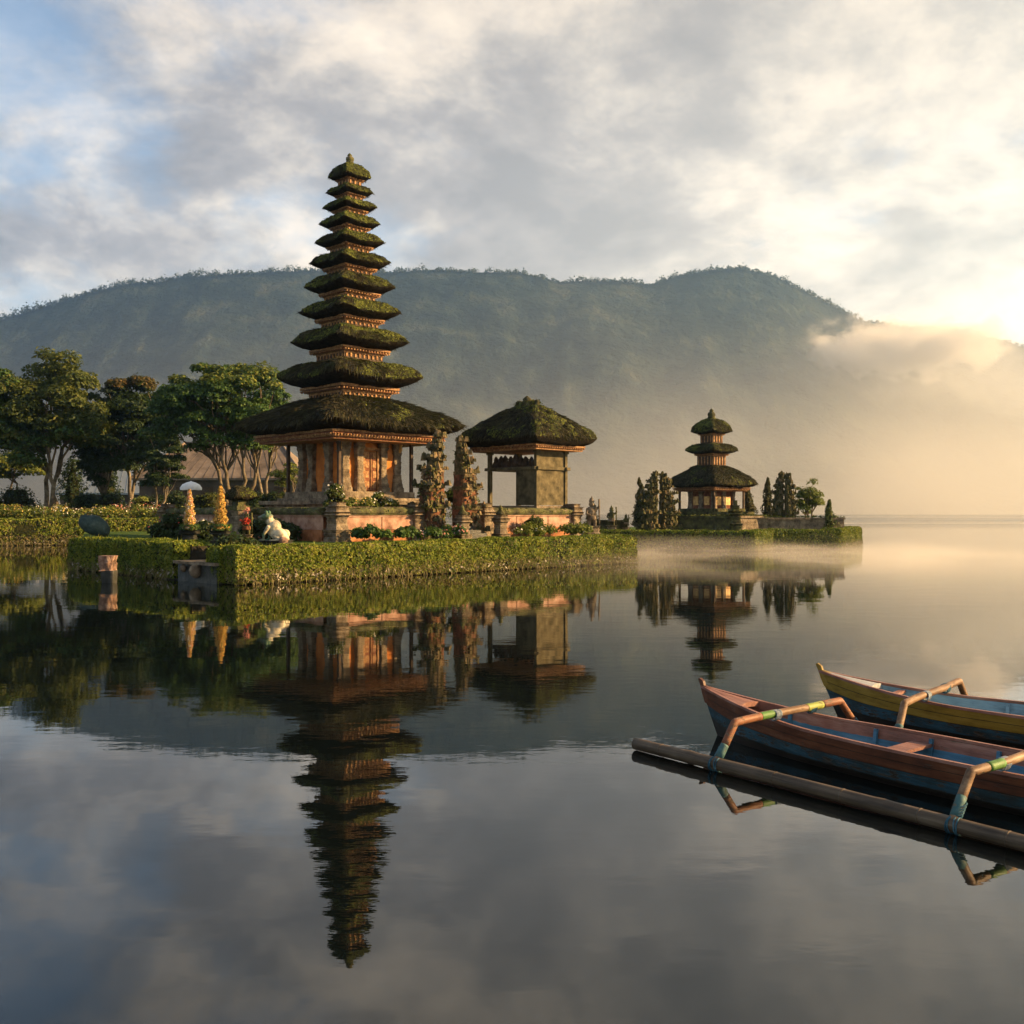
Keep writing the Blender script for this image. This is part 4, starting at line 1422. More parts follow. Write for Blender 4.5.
guard_statue('carved guardian statue at the right end of the pavilion wall', *W(20.75, 3.4), GZ, R(15), 1.9, 451, m='stone')
fig = guard_statue('dark guardian statue with red flowers between the gold flower towers and the frog', *at(246.5, 36.6), R(10), 1.2, 452, True)
fr = np.random.RandomState(5)
P = np.array([0, -.10, .78]) + fr.normal(size=(260, 3)) * [.06, .04, .05]
MB().leaves(P, fr.normal(size=(260, 3)), .08, 0, .5).build('garland', M['fl_red'], fig)
P = np.array([0, 0, 1.2]) + fr.normal(size=(60, 3)) * [.07, .07, .06]
MB().leaves(P, fr.normal(size=(60, 3)), .07, 0, .5).build('flower_crown', M['fl_pink'], fig)


def frog():
    root = thing('frog_statue', 'cream and green sitting frog statue on the hedge corner', 'statue', (*at(274, 33.2)[:2], GZ), R(-8))
    MB().rings(carved(.55, .42, 0, .18, 9, (0, 0), 2, .05, .02), True, (True, True), 0, False).build('base', M['dark_stone'], root)
    m = bpy.data.materials.new('frog_paint')
    m.use_nodes = True
    t = NT(m.node_tree)
    b = t.n('ShaderNodeBsdfPrincipled')
    pos = t.n('ShaderNodeTexCoord').outputs['Object']
    s = t.n('ShaderNodeSeparateXYZ', i_0=pos)
    nz = t.noise(pos, 5, 5, .6)
    # green over the head and down the chest side, cream on the back and haunches
    f = t.math('ADD', t.math('MULTIPLY', s.outputs[0], 2.6), t.math('ADD', t.math('MULTIPLY', nz, .7), -.15))
    f = t.math('SUBTRACT', f, t.math('MULTIPLY', t.math('MAXIMUM', t.math('SUBTRACT', s.outputs[2], .88), 0), 4.0))
    g = t.maprange(f, -.45, -.15, 0, 1, True)
    dirt = t.maprange(t.noise(pos, 3.5, 7, .68), .42, .66, 0, .9, True)
    c = t.mix(g, (0.035, 0.11, 0.045), (0.56, 0.49, 0.33))
    t.link(t.mix(dirt, c, (0.12, 0.11, 0.07)), b.inputs['Base Color'])
    b.inputs['Roughness'].default_value = .6
    t.link(b.outputs[0], t.n('ShaderNodeOutputMaterial').inputs[0])
    parts = [('e', (.16, 0, .38), (.31, .26, .23), R(26), 'Y'), ('e', (.0, 0, .58), (.235, .215, .29), R(24), 'Y'), ('e', (-.13, 0, .80), (.16, .17, .14)),
             ('e', (-.26, 0, .96), (.23, .20, .115), R(-8), 'Y'), ('e', (-.43, 0, .93), (.12, .15, .075)), ('e', (-.36, 0, .86), (.16, .15, .05)),
             ('e', (-.22, -.125, 1.09), (.062, .055, .085)), ('e', (-.22, .125, 1.09), (.062, .055, .085)), ('e', (.40, 0, .26), (.12, .14, .11)),
             ('c', (-.12, -.20, .62), (-.24, -.27, .40), .075, .052), ('c', (-.24, -.27, .40), (-.27, -.25, .20), .052, .045), ('e', (-.33, -.26, .185), (.12, .075, .035)),
             ('c', (-.12, .20, .62), (-.24, .27, .40), .075, .052), ('c', (-.24, .27, .40), (-.27, .25, .20), .052, .045), ('e', (-.33, .26, .185), (.12, .075, .035)),
             ('e', (.26, -.27, .37), (.20, .10, .17), R(-28), 'Y'), ('e', (.26, .27, .37), (.20, .10, .17), R(-28), 'Y'),
             ('c', (.10, -.33, .34), (.36, -.35, .21), .06, .05), ('e', (.16, -.37, .185), (.19, .08, .04)), ('c', (.10, .33, .34), (.36, .35, .21), .06, .05), ('e', (.16, .37, .185), (.19, .08, .04))]
    blob('body', parts, .017, m, root, 2)
    for sy in (-1, 1):
        MB().lathe([(.005, -.03), (.028, -.02), (.034, 0), (.028, .02), (.005, .03)], 10, (-.262, sy * .140, 1.11)).build('eye', M['dark_stone'], root)
    MB().lathe([(.10, 0), (.17, .04), (.17, .14), (.1, .22), (.02, .24)], 10, (.42, -.30, .06), jit=.03, seed=3).build('footstone', M['pink_stone'], root)


frog()


def flower_tower(label, px, Y, h, w_, seed, fl):
    rs = np.random.RandomState(seed)
    root = thing('flower_tower', label, 'offering', (*at(px, Y)[:2], GZ), 0)
    p = MB()
    for hx, z0, z1 in ((.30, -.35, .10), (.22, .10, .34), (.31, .34, .46)):
        p.rings(carved(hx, hx, z0, z1, seed, (0, 0), 3, .1, .02), True, (True, True), 0, False)
    p.build('pedestal', M['dark_stone'], root)
    a = rs.rand(240) * 6.283
    r = (w_ * .30 + .24 * rs.rand(240))
    MB().leaves(np.stack([r * np.cos(a), r * np.sin(a), .46 + .22 * rs.rand(240)], 1), np.stack([np.cos(a), np.sin(a), 1 + 0 * a], 1), .13, 0, .6).build('leaves', M['leaf_green'], root)
    MB().lathe([(w_ * .36, .45), (w_ * .33, .7), (w_ * .2, .46 + h * .6), (.03, .46 + h * .97)], 10).build('core', M['leaf_dry'], root)
    n = 1500
    t_ = rs.rand(n) ** 1.15
    th = rs.rand(n) * 6.283
    band = .86 + .16 * np.sin(t_ * 34)
    rr = w_ / 2 * (1 - t_) ** .72 * band * (.85 + .22 * rs.rand(n)) + .03
    P = np.stack([rr * np.cos(th), rr * np.sin(th), .5 + t_ * h], 1)
    N = np.stack([np.cos(th), np.sin(th), 0.3 + 0 * th], 1)
    mb = MB()
    k = rs.rand(n)
    for q, (lo, hi) in enumerate(((0, .7), (.7, .88), (.88, 1.0))):
        s = (k >= lo) & (k < hi)
        mb.leaves(P[s], N[s], .075, q, .5, .8, rs)
    mb.build('blossoms', [M[f] for f in fl], root)
    return root


flower_tower('slim pale yellow and white flower tower nearer the white parasol', 189.5, 36.2, 1.42, .44, 461, ('fl_yellow', 'fl_white', 'fl_pink'))
flower_tower('taller golden orange flower tower on a dark pedestal', 220.5, 35.6, 1.52, .54, 462, ('fl_yellow', 'fl_orange', 'fl_yellow'))
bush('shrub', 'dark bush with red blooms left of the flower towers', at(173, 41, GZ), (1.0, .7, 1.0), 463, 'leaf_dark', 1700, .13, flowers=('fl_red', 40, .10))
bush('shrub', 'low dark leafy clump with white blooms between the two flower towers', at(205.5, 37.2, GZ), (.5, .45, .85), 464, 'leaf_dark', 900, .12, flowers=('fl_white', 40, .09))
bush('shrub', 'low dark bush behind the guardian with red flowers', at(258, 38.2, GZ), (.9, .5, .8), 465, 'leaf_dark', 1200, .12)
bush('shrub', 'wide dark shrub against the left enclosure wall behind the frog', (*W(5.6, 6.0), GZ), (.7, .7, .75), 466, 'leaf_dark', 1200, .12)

bush('fern', 'dark fern growing in the hedge gap behind the stone landing', (*W(1.35, 2.0), .62), (.75, .75, .75), 467, 'leaf_dark', 1000, .13)

# white ceremonial parasol
ur = thing('parasol', 'white parasol open on a pole behind the flower towers', 'parasol', at(191, 49.5), 0)
MB().tube([(0, 0, 0), (0, 0, 2.62)], [.03, .022], 8).build('pole', M['wood_dark'], ur)
rings = []
for r_, z in ((.50, 2.22), (.505, 2.34), (.40, 2.48), (.22, 2.58), (.05, 2.63), (.01, 2.66)):
    th = np.linspace(0, 2 * math.pi, 32, endpoint=False)
    sc = 1 + .04 * np.abs(np.sin(th * 4)) * (r_ > .3)
    rings.append(np.stack([r_ * sc * np.cos(th), r_ * sc * np.sin(th), z - .02 * np.abs(np.sin(th * 4)) * (r_ > .45)], 1))
MB().rings(rings, True, (False, True), 0, True).build('canopy', M['cloth_white'], ur)

# stone lantern with a thatch-dark cap
ln = thing('stone_lantern', 'small stone shrine post with a dark mossy cap before the left wall', 'lantern', (*at(240.5, 40.6)[:2], GZ), RZ)
MB().rings(carved(.26, .26, 0, 1.15, 7, (0, 0), 5, .25, .02), True, (True, True), 0, False).build('post', M['stone'], ln)
MB().box((0, 0, 1.28), (.74, .74, .18), 0).box((0, 0, 1.52), (.50, .50, .34), 0).build('housing', M['stone_moss'], ln)
thatch(.50, .50, 1.70, 2.18, .06, .10, .38, MID, 480, 1.0, .04, .03, 64, .3).build('roof', [M['thatch_plain'], M['under'], M['moss_tuft'], M['straw']], ln)

# the landing in the gap of the shaded hedge
ld = thing('stone_landing', 'dark wet stone landing in the gap between the hedges', 'landing', (*W(0.1, 1.75), -.06), R(-45))
q = MB().box((0, .6, .29), (2.5, 1.7, .66), 0)
q.build('wall', M['dark_stone'], ld)
MB().box((0, .55, .665), (2.66, 1.86, .09), 0).build('slab', M['stone'], ld)
for k in range(2):
    MB().box((-1.75 - .62 * k, .35, .10 - .09 * k), (.75, .9, .42), 0).build('step', M['dark_stone'], ld)
MB().lathe([(.06, 0), (.17, .1), (.2, .22), (.14, .36), (.03, .42)], 12, (.12, -.36, .22), jit=.03, seed=2).build('knob', M['stone'], ld)
MB().lathe([(.05, 0), (.09, .08), (.1, .16), (.03, .24)], 10, (-.72, -.33, .36), jit=.02, seed=3).build('knob', M['stone'], ld)

pz = thing('stone_post', 'short pink-topped stone post standing in the water before the shaded hedge', 'post', (X_at(108.5, 31.2), 31.2, -.5), 0)
MB().rings(carved(.22, .21, 0, .88, 12, (0, 0), 2, .0, .06), True, (True, True), 0, False).build('shaft', M['dark_stone'], pz)
MB().rings(carved(.205, .20, .87, 1.34, 13, (0, 0), 2, .06, .07), True, (True, True), 0, False).build('cap', M['pink_stone'], pz)

bl = MB()
rg = []
for k, a in enumerate(np.linspace(.15, math.pi - .15, 13)):
    r = math.sin(a) ** .8
    th = np.linspace(0, 2 * math.pi, 24, endpoint=False)
    rg.append(np.stack([-.68 * math.cos(a) + 0 * th, .44 * r * np.cos(th), .42 * r * np.sin(th)], 1))
A = np.array(rg)
Pb = A.reshape(-1, 3)
Pb = Pb * (1 + .30 * fbm(Pb * 2.2, 4, 77) - .12 * np.abs(fbm(Pb * 1.1, 2, 78)))[:, None]
bl.rings(list(Pb.reshape(A.shape)), True, (True, True), 0, True)
bo = bl.build('boulder', M['boulder'])
bo.location = (X_at(93.5, 44), 44, GZ + .52)
bo.rotation_euler = (0, R(28), R(5))
tag(bo, 'tilted blue-green boulder lying behind the end of the shaded hedge', 'boulder')

M['spire_stone'] = mat('mossy_spire_stone', [(0.32, (0.022, 0.024, 0.012)), (0.44, (0.058, 0.060, 0.026)), (0.54, (0.105, 0.090, 0.042)), (0.63, (0.17, 0.120, 0.062)), (0.74, (0.25, 0.18, 0.10))], 0.95, 0.08, (9, 1.0, 0.07), (3.0, 7))
# ------------------------------------------------------------------ the second island
G2 = 1.0


def P2(px, Y):
    return (X_at(px, Y), Y)


poly2 = [P2(592, 58.2), P2(752, 55.9), P2(771, 58.9), P2(838, 59.4), P2(859.5, 66), P2(846, 78), P2(610, 80)]
tag(slab(poly2, -.6, G2, [M['lawn'], M['earth']], 'island_ground'), kind='structure')


def hedge_between(label, a, b, D, H, seed, **kw):
    a, b = np.array(a), np.array(b)
    L = np.linalg.norm(b - a)
    rz = math.atan2(b[1] - a[1], b[0] - a[0])
    nrm = np.array([-math.sin(rz), math.cos(rz)])
    p = a + nrm * (D / 2 - .15)
    return hedge(label, p[0], p[1], rz, L, D, H, seed, **kw)


hedge_between('long shaded hedge along the waterline of the small island', poly2[0], poly2[1], 1.4, 1.1, 501, dens=420, leaf=.12, dry=.05)
hedge_between('short sunlit hedge return below the small meru', poly2[1], poly2[2], 1.2, 1.12, 502, dens=520, leaf=.12, dry=.1)
hedge_between('shaded hedge on the right half of the small island', poly2[2], poly2[3], 1.3, 1.14, 503, dens=420, leaf=.12, dry=.05)
hedge_between('sunlit hedge closing the right end of the small island', poly2[3], poly2[4], 1.2, 1.2, 504, dens=520, leaf=.12, dry=.1)

SY = 64.0
SX = X_at(711.5, SY)
T3 = [(20.2, 432.5, 418.5), (25.8, 452, 442.7), (44.3, 485.5, 465.6)]
m3, d3 = meru_shrine('small three-roofed meru on the far island', SX, SY, R(38), G2, SY, T3, (.66, .86), 'neck', 520, 0, 0, .16, 1.35, (.42, .30), .06, True)
pl = MB()
for h_, z0, z1 in ((1.75, 0, 1.05), (1.9, 1.05, 1.22), (1.5, 1.22, 1.42)):
    pl.box((0, 0, (z0 + z1) / 2), (2 * h_, 2 * h_, z1 - z0), 0)
pl.build('plinth', M['stone_moss'], m3)
eb = d3[2][1] - .16 - .22
MB().box((0, 0, (1.42 + eb) / 2), (1.9, 1.9, eb - 1.42), 0).build('cella', M['brick'], m3)
for face in range(4):
    a = face * math.pi / 2
    ca, sa = math.cos(a), math.sin(a)
    for t_ in (-.9, 0):
        pr = carved(.15, .1, 1.42, eb, 540 + face, (t_, -.96), 5, .3, .02)
        MB().rings([np.stack([r[:, 0] * ca - r[:, 1] * sa, r[:, 0] * sa + r[:, 1] * ca, r[:, 2]], 1) for r in pr], True, (True, True), 0, False).build('pilaster', M['stone'], m3)
    for t_ in (-.45, .45):
        c_ = (t_ * ca + .965 * sa, t_ * sa - .965 * ca, 1.42 + (eb - 1.42) * .45)
        MB().box(c_, (.42 if face % 2 == 0 else .05, .05 if face % 2 == 0 else .42, (eb - 1.42) * .5), 0).build('gold_coloured_panel', M['gold'], m3)  # flat gold-coloured panels, a pair on each face
for sx in (-1, 1):
    for sy in (-1, 1):
        MB().box((sx * 1.42, sy * 1.42, (1.2 + eb) / 2 + .1), (.11, .11, eb - 1.2), 0).build('post', M['wood_dark'], m3)

enc = thing('enclosure_wall', 'dark mossy wall round the base of the small meru', 'wall', (X_at(735.5, 60.2), 60.2, G2), 0)
for rz, L, sgn in ((R(158), 4.7, 1), (R(35), 3.0, 1)):
    d_ = np.array([math.cos(rz), math.sin(rz)])
    q = MB()
    ry = rz
    c_ = d_ * L / 2
    q.box((c_[0], c_[1], .42), (L, .42, .84), 0, ry).box((c_[0], c_[1], .90), (L + .1, .6, .14), 0, ry)
    k = 260
    f = rng.rand(k) * L
    q.leaves(np.stack([d_[0] * f, d_[1] * f, .98 + .04 * rng.rand(k)], 1) + rng.normal(size=(k, 3)) * [.15, .15, .02], np.tile([0, 0, 1.], (k, 1)), .12, 1, .8)
    q.build('wall_side', [M['stone_moss' if L > 4 else 'stone'], M['moss_tuft']], enc)  # left side darker stone, right side lighter: shade and sun put into the colour
pr = MB()
for hx, z0, z1 in ((.34, 0, .5), (.27, .5, 1.1), (.36, 1.1, 1.25), (.22, 1.25, 1.6), (.1, 1.6, 1.9)):
    pr.rings(carved(hx, hx, z0, z1, 61, (0, 0), 3, .15, .02), True, (True, True), 0, False)
pr.build('pier', M['stone_moss'], enc)
rw = thing('enclosure_wall', 'low sunlit stone wall under the cypresses right of the small meru', 'wall', (X_at(741, 61.2), 61.2, G2), R(4))
q = MB().box((3.2, 0, .38), (6.4, .4, .76), 0).box((3.2, 0, .80), (6.5, .55, .12), 0)
k = 420
q.leaves(np.stack([rng.rand(k) * 6.4, rng.normal(size=k) * .16, .87 + .1 * rng.rand(k)], 1), np.tile([0, 0, 1.], (k, 1)), .13, 1, .8)
q.build('wall_side', [M['stone'], M['leaf_olive']], rw)

CYP = [(640.5, 62.5, 478, .95, 'conical cypress at the left edge of the small island group'), (749, 67, 485, 1.05, 'dark cypress just behind the right eave of the small meru'), (767.5, 63, 478, .62, 'slim cypress first to the right of the small meru')]
SG = 'stone towers of the small island gates'
gate_half('stepped mossy stone tower beside the leftmost cypress, sheer on its right', (X_at(656.5, 60.5), 60.5, G2), R(12), -1, 631, Z_at(474, 60.5) - G2, .95, SG, 'spire_stone', 'spire_stone')
gate_half('stepped mossy stone tower closest to the left of the small meru', (X_at(660.5, 60.9), 60.9, G2), R(12), 1, 632, Z_at(475, 61) - G2, .95, SG, 'spire_stone', 'spire_stone')
gate_half('slim stone tower between the first cypress and the round green tree, sheer on its right', (X_at(782.5, 62.0), 62.0, G2), R(12), -1, 633, Z_at(474.5, 62) - G2, .66, SG, 'spire_stone', 'spire_stone')
gate_half('slim stone tower standing directly before the round green tree', (X_at(785.5, 61.6), 61.6, G2), R(12), 1, 634, Z_at(475, 61.6) - G2, .66, SG, 'spire_stone', 'spire_stone')
for k, (px, Y, ty, wd, lb) in enumerate(CYP):
    conifer('cypress', lb, px, Y, G2, wd * 1.3, Z_at(ty, Y), 600 + k, group='cypresses on the small island', n=3400, leaf=.13, fat=.85 if wd > .9 else .62)
tree('tree', 'round light-green tree behind the right cypresses on the small island', 808, 66, G2, (810, 1.1, 1.0, 1.7, Z_at(479, 66)), 26, .55, 3600, .15, 'leaf_lime', 'bark_pale', 3, 621, limbs=10, flat=.85)
conifer('small_shrub', 'small pointed shrub at the right tip of the small island', 829, 61.5, G2, 1.0, Z_at(500, 61.5), 625, 'leaf_olive', cat='shrub', n=1300, fat=.8)
conifer('small_shrub', 'small pointed shrub at the far left of the small island', 592, 61, G2, .95, Z_at(499.5, 61), 626, 'leaf_cypress', cat='shrub', n=1300, fat=.8)
guard_statue('weathered statue on the low wall left of the small island cypresses', X_at(611.5, 59.5), 59.5, G2, 0, 1.65, 471)
guard_statue('shorter worn statue close beside the leftmost cypress', X_at(626, 60), 60, G2, R(-20), 1.15, 472)
lw = thing('low_wall', 'low dark stone wall between the small shrub and the statues', 'wall', (X_at(597, 60.4), 60.4, G2), R(-3))
MB().box((.9, 0, .3), (1.9, .4, .62), 0).box((.9, 0, .66), (2.0, .52, .12), 0).build('wall_side', M['stone_moss'], lw)
for k, (px, w_, h_, lb) in enumerate(((583, 9, 8, 'small pale house on the far shore, the taller of two'), (571.5, 7, 6, 'small pale house on the far shore, the lower of two'))):
    hs = thing('house', lb, 'house', (X_at(px, 1322), 1322, 0), R(20))
    MB().box((0, 0, h_ * .3), (w_, 7, h_ * .6 + 1)).build('wall', M['pale_wall'], hs)
    MB().add([[-w_ * .6, -4.2, h_ * .6], [w_ * .6, -4.2, h_ * .6], [w_ * .6, 4.2, h_ * .6], [-w_ * .6, 4.2, h_ * .6], [-w_ * .6, 0, h_], [w_ * .6, 0, h_]], [[0, 1, 5, 4], [2, 3, 4, 5]]).build('roof', M['roof_brown'], hs)

# ------------------------------------------------------------------ the left shore
G3 = 1.5
sh = [(-130, 42), (X_at(-62, 64), 64), (X_at(168, 69.4), 69.4), (X_at(190, 74), 74), (X_at(330, 100), 100), (X_at(330, 175), 175), (-130, 190)]
tag(slab(sh, -.6, G3, [M['lawn'], M['earth']], 'shore_ground'), kind='structure')
hedge_between('long sunlit clipped hedge along the water of the left shore', (X_at(-60, 63.3), 63.3), (X_at(167, 69), 69), 1.6, 1.72, 701, dens=300, leaf=.15, dry=.22, amp=.1)
flower_bed('long bed of yellow-green flowering plants behind the left shore hedge', X_at(-30, 69.0), 69.0, R(21), 13.2, 2.0, 1.0, 702, G3, 'leaf_lime', [('fl_yellow', .22, .12), ('fl_white', .2, .11)], 60, .18)
flower_bed('pink and white flower bed before the bare-stemmed tree of the left shore', X_at(118, 76), 76, 0, 5.0, 1.4, 1.15, 703, G3, 'leaf_olive', [('fl_pink', .5, .13), ('fl_white', .25, .12)], 45, .16)
bush('shrub', 'pink flowering clump at the left edge by the shaded bushes', at(12, 74, G3), (1.2, .7, 1.2), 704, 'leaf_olive', 1400, .16, flowers=('fl_pink', 160, .13))
bush('shrub', 'red flowering clump at the foot of the big spreading tree', at(47, 76, G3), (.5, .4, 1.05), 705, 'leaf_olive', 500, .15, flowers=('fl_red', 110, .12))
bn = thing('garden_wall', 'low reddish wall between the big tree and the pink flower bed', 'wall', (X_at(58, 77), 77, G3), 0)
MB().box((1.9, 0, .45), (3.8, .4, .9), 0).build('wall_side', M['brick'], bn)
MB().box((1.9, 0, .95), (3.9, .55, .12), 0).build('coping', M['brick'], bn)
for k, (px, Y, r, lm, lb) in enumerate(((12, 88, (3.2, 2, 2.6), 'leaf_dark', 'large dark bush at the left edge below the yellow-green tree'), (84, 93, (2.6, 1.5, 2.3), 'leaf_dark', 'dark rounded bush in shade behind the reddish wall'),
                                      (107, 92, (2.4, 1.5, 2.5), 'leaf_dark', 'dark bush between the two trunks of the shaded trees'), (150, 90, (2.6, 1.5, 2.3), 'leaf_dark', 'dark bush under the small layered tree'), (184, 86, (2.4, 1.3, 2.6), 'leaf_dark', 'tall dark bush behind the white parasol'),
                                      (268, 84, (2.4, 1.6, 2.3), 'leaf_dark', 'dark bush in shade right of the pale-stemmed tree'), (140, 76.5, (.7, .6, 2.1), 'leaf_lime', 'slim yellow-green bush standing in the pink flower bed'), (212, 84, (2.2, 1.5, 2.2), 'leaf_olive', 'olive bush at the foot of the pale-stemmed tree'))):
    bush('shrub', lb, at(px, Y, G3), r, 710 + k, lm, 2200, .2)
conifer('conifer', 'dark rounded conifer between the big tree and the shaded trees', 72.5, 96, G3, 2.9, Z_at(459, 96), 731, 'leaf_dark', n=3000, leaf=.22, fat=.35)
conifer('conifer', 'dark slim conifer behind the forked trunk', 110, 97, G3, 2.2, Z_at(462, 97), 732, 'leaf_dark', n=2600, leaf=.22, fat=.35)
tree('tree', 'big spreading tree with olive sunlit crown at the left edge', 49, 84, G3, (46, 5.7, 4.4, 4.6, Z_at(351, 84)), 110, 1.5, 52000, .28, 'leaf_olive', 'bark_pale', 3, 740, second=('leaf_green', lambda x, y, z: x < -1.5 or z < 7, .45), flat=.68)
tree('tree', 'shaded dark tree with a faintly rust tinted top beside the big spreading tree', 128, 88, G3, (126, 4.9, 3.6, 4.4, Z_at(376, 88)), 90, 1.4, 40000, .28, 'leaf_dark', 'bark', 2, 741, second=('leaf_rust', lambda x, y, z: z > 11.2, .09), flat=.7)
tree('tree', 'dark narrow tree with its crown against the second trunk', 104, 92, G3, (100, 2.1, 2.0, 3.4, Z_at(415, 92)), 30, 1.1, 11000, .28, 'leaf_dark', 'bark', 1, 742)
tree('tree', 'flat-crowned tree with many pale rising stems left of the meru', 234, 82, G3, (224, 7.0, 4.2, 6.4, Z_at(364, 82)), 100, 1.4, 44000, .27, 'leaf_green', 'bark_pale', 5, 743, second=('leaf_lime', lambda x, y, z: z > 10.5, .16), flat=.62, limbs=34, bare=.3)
tree('tree', 'small layered dark tree standing before the brown hall', 159, 79, G3, (162, 1.9, 1.6, 3.2, Z_at(424, 79)), 30, .75, 7500, .22, 'leaf_dark', 'bark', 2, 744, flat=.55)
tree('tree', 'small yellow-green tree at the left edge above the dark bush', 14, 95, G3, (12, 3.0, 2.4, 5.0, Z_at(450, 95)), 26, 1.2, 8000, .27, 'leaf_lime', 'bark', 2, 745)
tree('tree', 'light feathery green tree seen between the flat-crowned tree and the meru post', 288, 80, G3, (289, 1.5, 1.4, 2.6, Z_at(452, 80)), 14, .65, 3000, .17, 'leaf_lime', 'bark_pale', 2, 746)
tree('tree', 'dense green tree behind the flat-crowned tree near the meru eave', 262, 92, G3, (262, 4.2, 3.0, 7.0, Z_at(377, 92)), 46, 1.4, 17000, .30, 'leaf_green', 'bark', 2, 747)
tree('tree', 'tree at the far left of the shore half outside the picture', -42, 86, G3, (-42, 5.0, 4.0, 4.5, 13.5), 30, 1.35, 9000, .28, 'leaf_dark', 'bark', 2, 748)


def hall(label, pxl, pxr, Y, depth, ze, zr, inset, wallm, roofm):
    x0, x1 = X_at(pxl, Y), X_at(pxr, Y)
    L = x1 - x0
    root = thing('hall', label, 'building', ((x0 + x1) / 2, Y + depth / 2, G3), 0)
    e, r = ze - G3, zr - G3
    w_ = MB().box((0, 0, e / 2), (L - 1.6, depth - 1.6, e))
    w_.build('wall', M[wallm], root)
    n = int(L / 3.2)
    for k in range(n):
        x = -L / 2 + 1.6 + (L - 3.2) * (k + .5) / n
        f = MB().box((x, -depth / 2 + .78, e * .5), (1.5, .1, e * .55)).build('window', M['wood_dark'], root)
    h = [(-L / 2, -depth / 2, e), (L / 2, -depth / 2, e), (L / 2, depth / 2, e), (-L / 2, depth / 2, e), (-L / 2 + inset, 0, r), (L / 2 - inset, 0, r)]
    lo = [(a, b, c - .25) for a, b, c in h[:4]]
    rf = MB().add(h + lo, [[0, 1, 5, 4], [2, 3, 4, 5]]).add(h + lo, [[0, 1, 7, 6], [1, 2, 8, 7], [2, 3, 9, 8], [3, 0, 6, 9], [9, 8, 7, 6]])
    rf.add(h, [[1, 2, 5], [3, 0, 4]])
    for k in range(int(L / 1.1)):
        f = (k + .5) / int(L / 1.1)
        x = -L / 2 + L * f
        xt = -L / 2 + inset + (L - 2 * inset) * f
        rf.tube([(x, -depth / 2, e + .03), (xt, 0, r + .015)], .022, 4)
    rf.tube([(-L / 2 + inset, 0, r), (L / 2 - inset, 0, r)], .18, 6)
    for sx in (-1, 1):
        rf.tube([(sx * L / 2, -depth / 2, e), (sx * (L / 2 - inset), 0, r)], .16, 6)
    rf.build('roof', M[roofm], root)


hall('long hall with brown sunlit hipped roof behind the pale-stemmed tree', 130, 305, 118, 13, Z_at(478, 118), Z_at(443, 124.5), 4.4, 'hall_wall', 'roof_brown')
hall('hall with pale blue-grey hipped roof behind the shaded trees', 52, 168, 150, 12, Z_at(493, 150), Z_at(447, 156), 4.5, 'hall_wall', 'roof_grey')

# ------------------------------------------------------------------ the boats
B = {}
WD = [(0.3, (0.055, 0.038, 0.024)), (0.55, (0.15, 0.115, 0.078)), (0.75, (0.24, 0.20, 0.15))]
WD2 = [(0.3, (0.020, 0.015, 0.010)), (0.7, (0.085, 0.065, 0.045))]
B['red'] = paint('red_hull_paint', [(0.36, (0.038, 0.018, 0.011)), (0.47, (0.088, 0.031, 0.015)), (0.56, (0.130, 0.046, 0.020)), (0.68, (0.17, 0.082, 0.045))], WD2, .57)
B['yellow'] = paint('yellow_hull_paint', [(0.36, (0.10, 0.062, 0.012)), (0.48, (0.22, 0.140, 0.016)), (0.60, (0.29, 0.19, 0.028)), (0.7, (0.30, 0.22, 0.08))], WD2, .61)
B['blue'] = paint('blue_hull_paint', [(0.38, (0.022, 0.024, 0.020)), (0.48, (0.020, 0.046, 0.058)), (0.57, (0.026, 0.078, 0.112)), (0.68, (0.060, 0.115, 0.14))], WD2, .52)
B['blue_in'] = paint('blue_inner_paint', [(0.36, (0.028, 0.085, 0.13)), (0.5, (0.045, 0.15, 0.25)), (0.66, (0.09, 0.23, 0.34))], WD, .62)
B['lightblue'] = paint('light_blue_paint', [(0.36, (0.10, 0.17, 0.22)), (0.5, (0.18, 0.30, 0.39)), (0.66, (0.27, 0.40, 0.47))], WD, .60)
B['bottom'] = paint('wet_hull_bottom', [(0.35, (0.010, 0.009, 0.007)), (0.65, (0.034, 0.027, 0.019))], WD2, .62, .4)
B['rose'] = paint('rose_deck_paint', [(0.36, (0.11, 0.050, 0.036)), (0.49, (0.22, 0.100, 0.074)), (0.64, (0.31, 0.175, 0.135))], WD, .58)
B['deck_grey'] = paint('grey_deck_paint', [(0.36, (0.19, 0.20, 0.20)), (0.5, (0.33, 0.34, 0.34)), (0.66, (0.43, 0.43, 0.41))], WD, .59)
B['bamboo'] = paint('weathered_bamboo', [(0.34, (0.026, 0.018, 0.011)), (0.46, (0.066, 0.045, 0.027)), (0.57, (0.11, 0.078, 0.048)), (0.68, (0.17, 0.13, 0.085))], WD, .63, .55, (.8, 16, 16))
B['arm'] = paint('worn_arm_timber', [(0.34, (0.055, 0.030, 0.016)), (0.47, (0.15, 0.083, 0.042)), (0.57, (0.24, 0.150, 0.082)), (0.68, (0.34, 0.25, 0.16))], WD2, .57, .6, (9, 1.5, 9))
B['arm_red'] = paint('worn_red_arm', [(0.36, (0.065, 0.025, 0.013)), (0.48, (0.17, 0.060, 0.028)), (0.60, (0.26, 0.115, 0.052))], WD, .53, .6, (9, 1.5, 9))
B['green'] = paint('green_band_paint', [(0.36, (0.035, 0.085, 0.022)), (0.5, (0.075, 0.18, 0.035)), (0.66, (0.17, 0.25, 0.075))], WD, .56, .6, (9, 2, 9))
B['lime'] = paint('lime_band_paint', [(0.36, (0.12, 0.15, 0.035)), (0.5, (0.24, 0.28, 0.05)), (0.66, (0.36, 0.33, 0.12))], WD, .56, .6, (9, 2, 9))
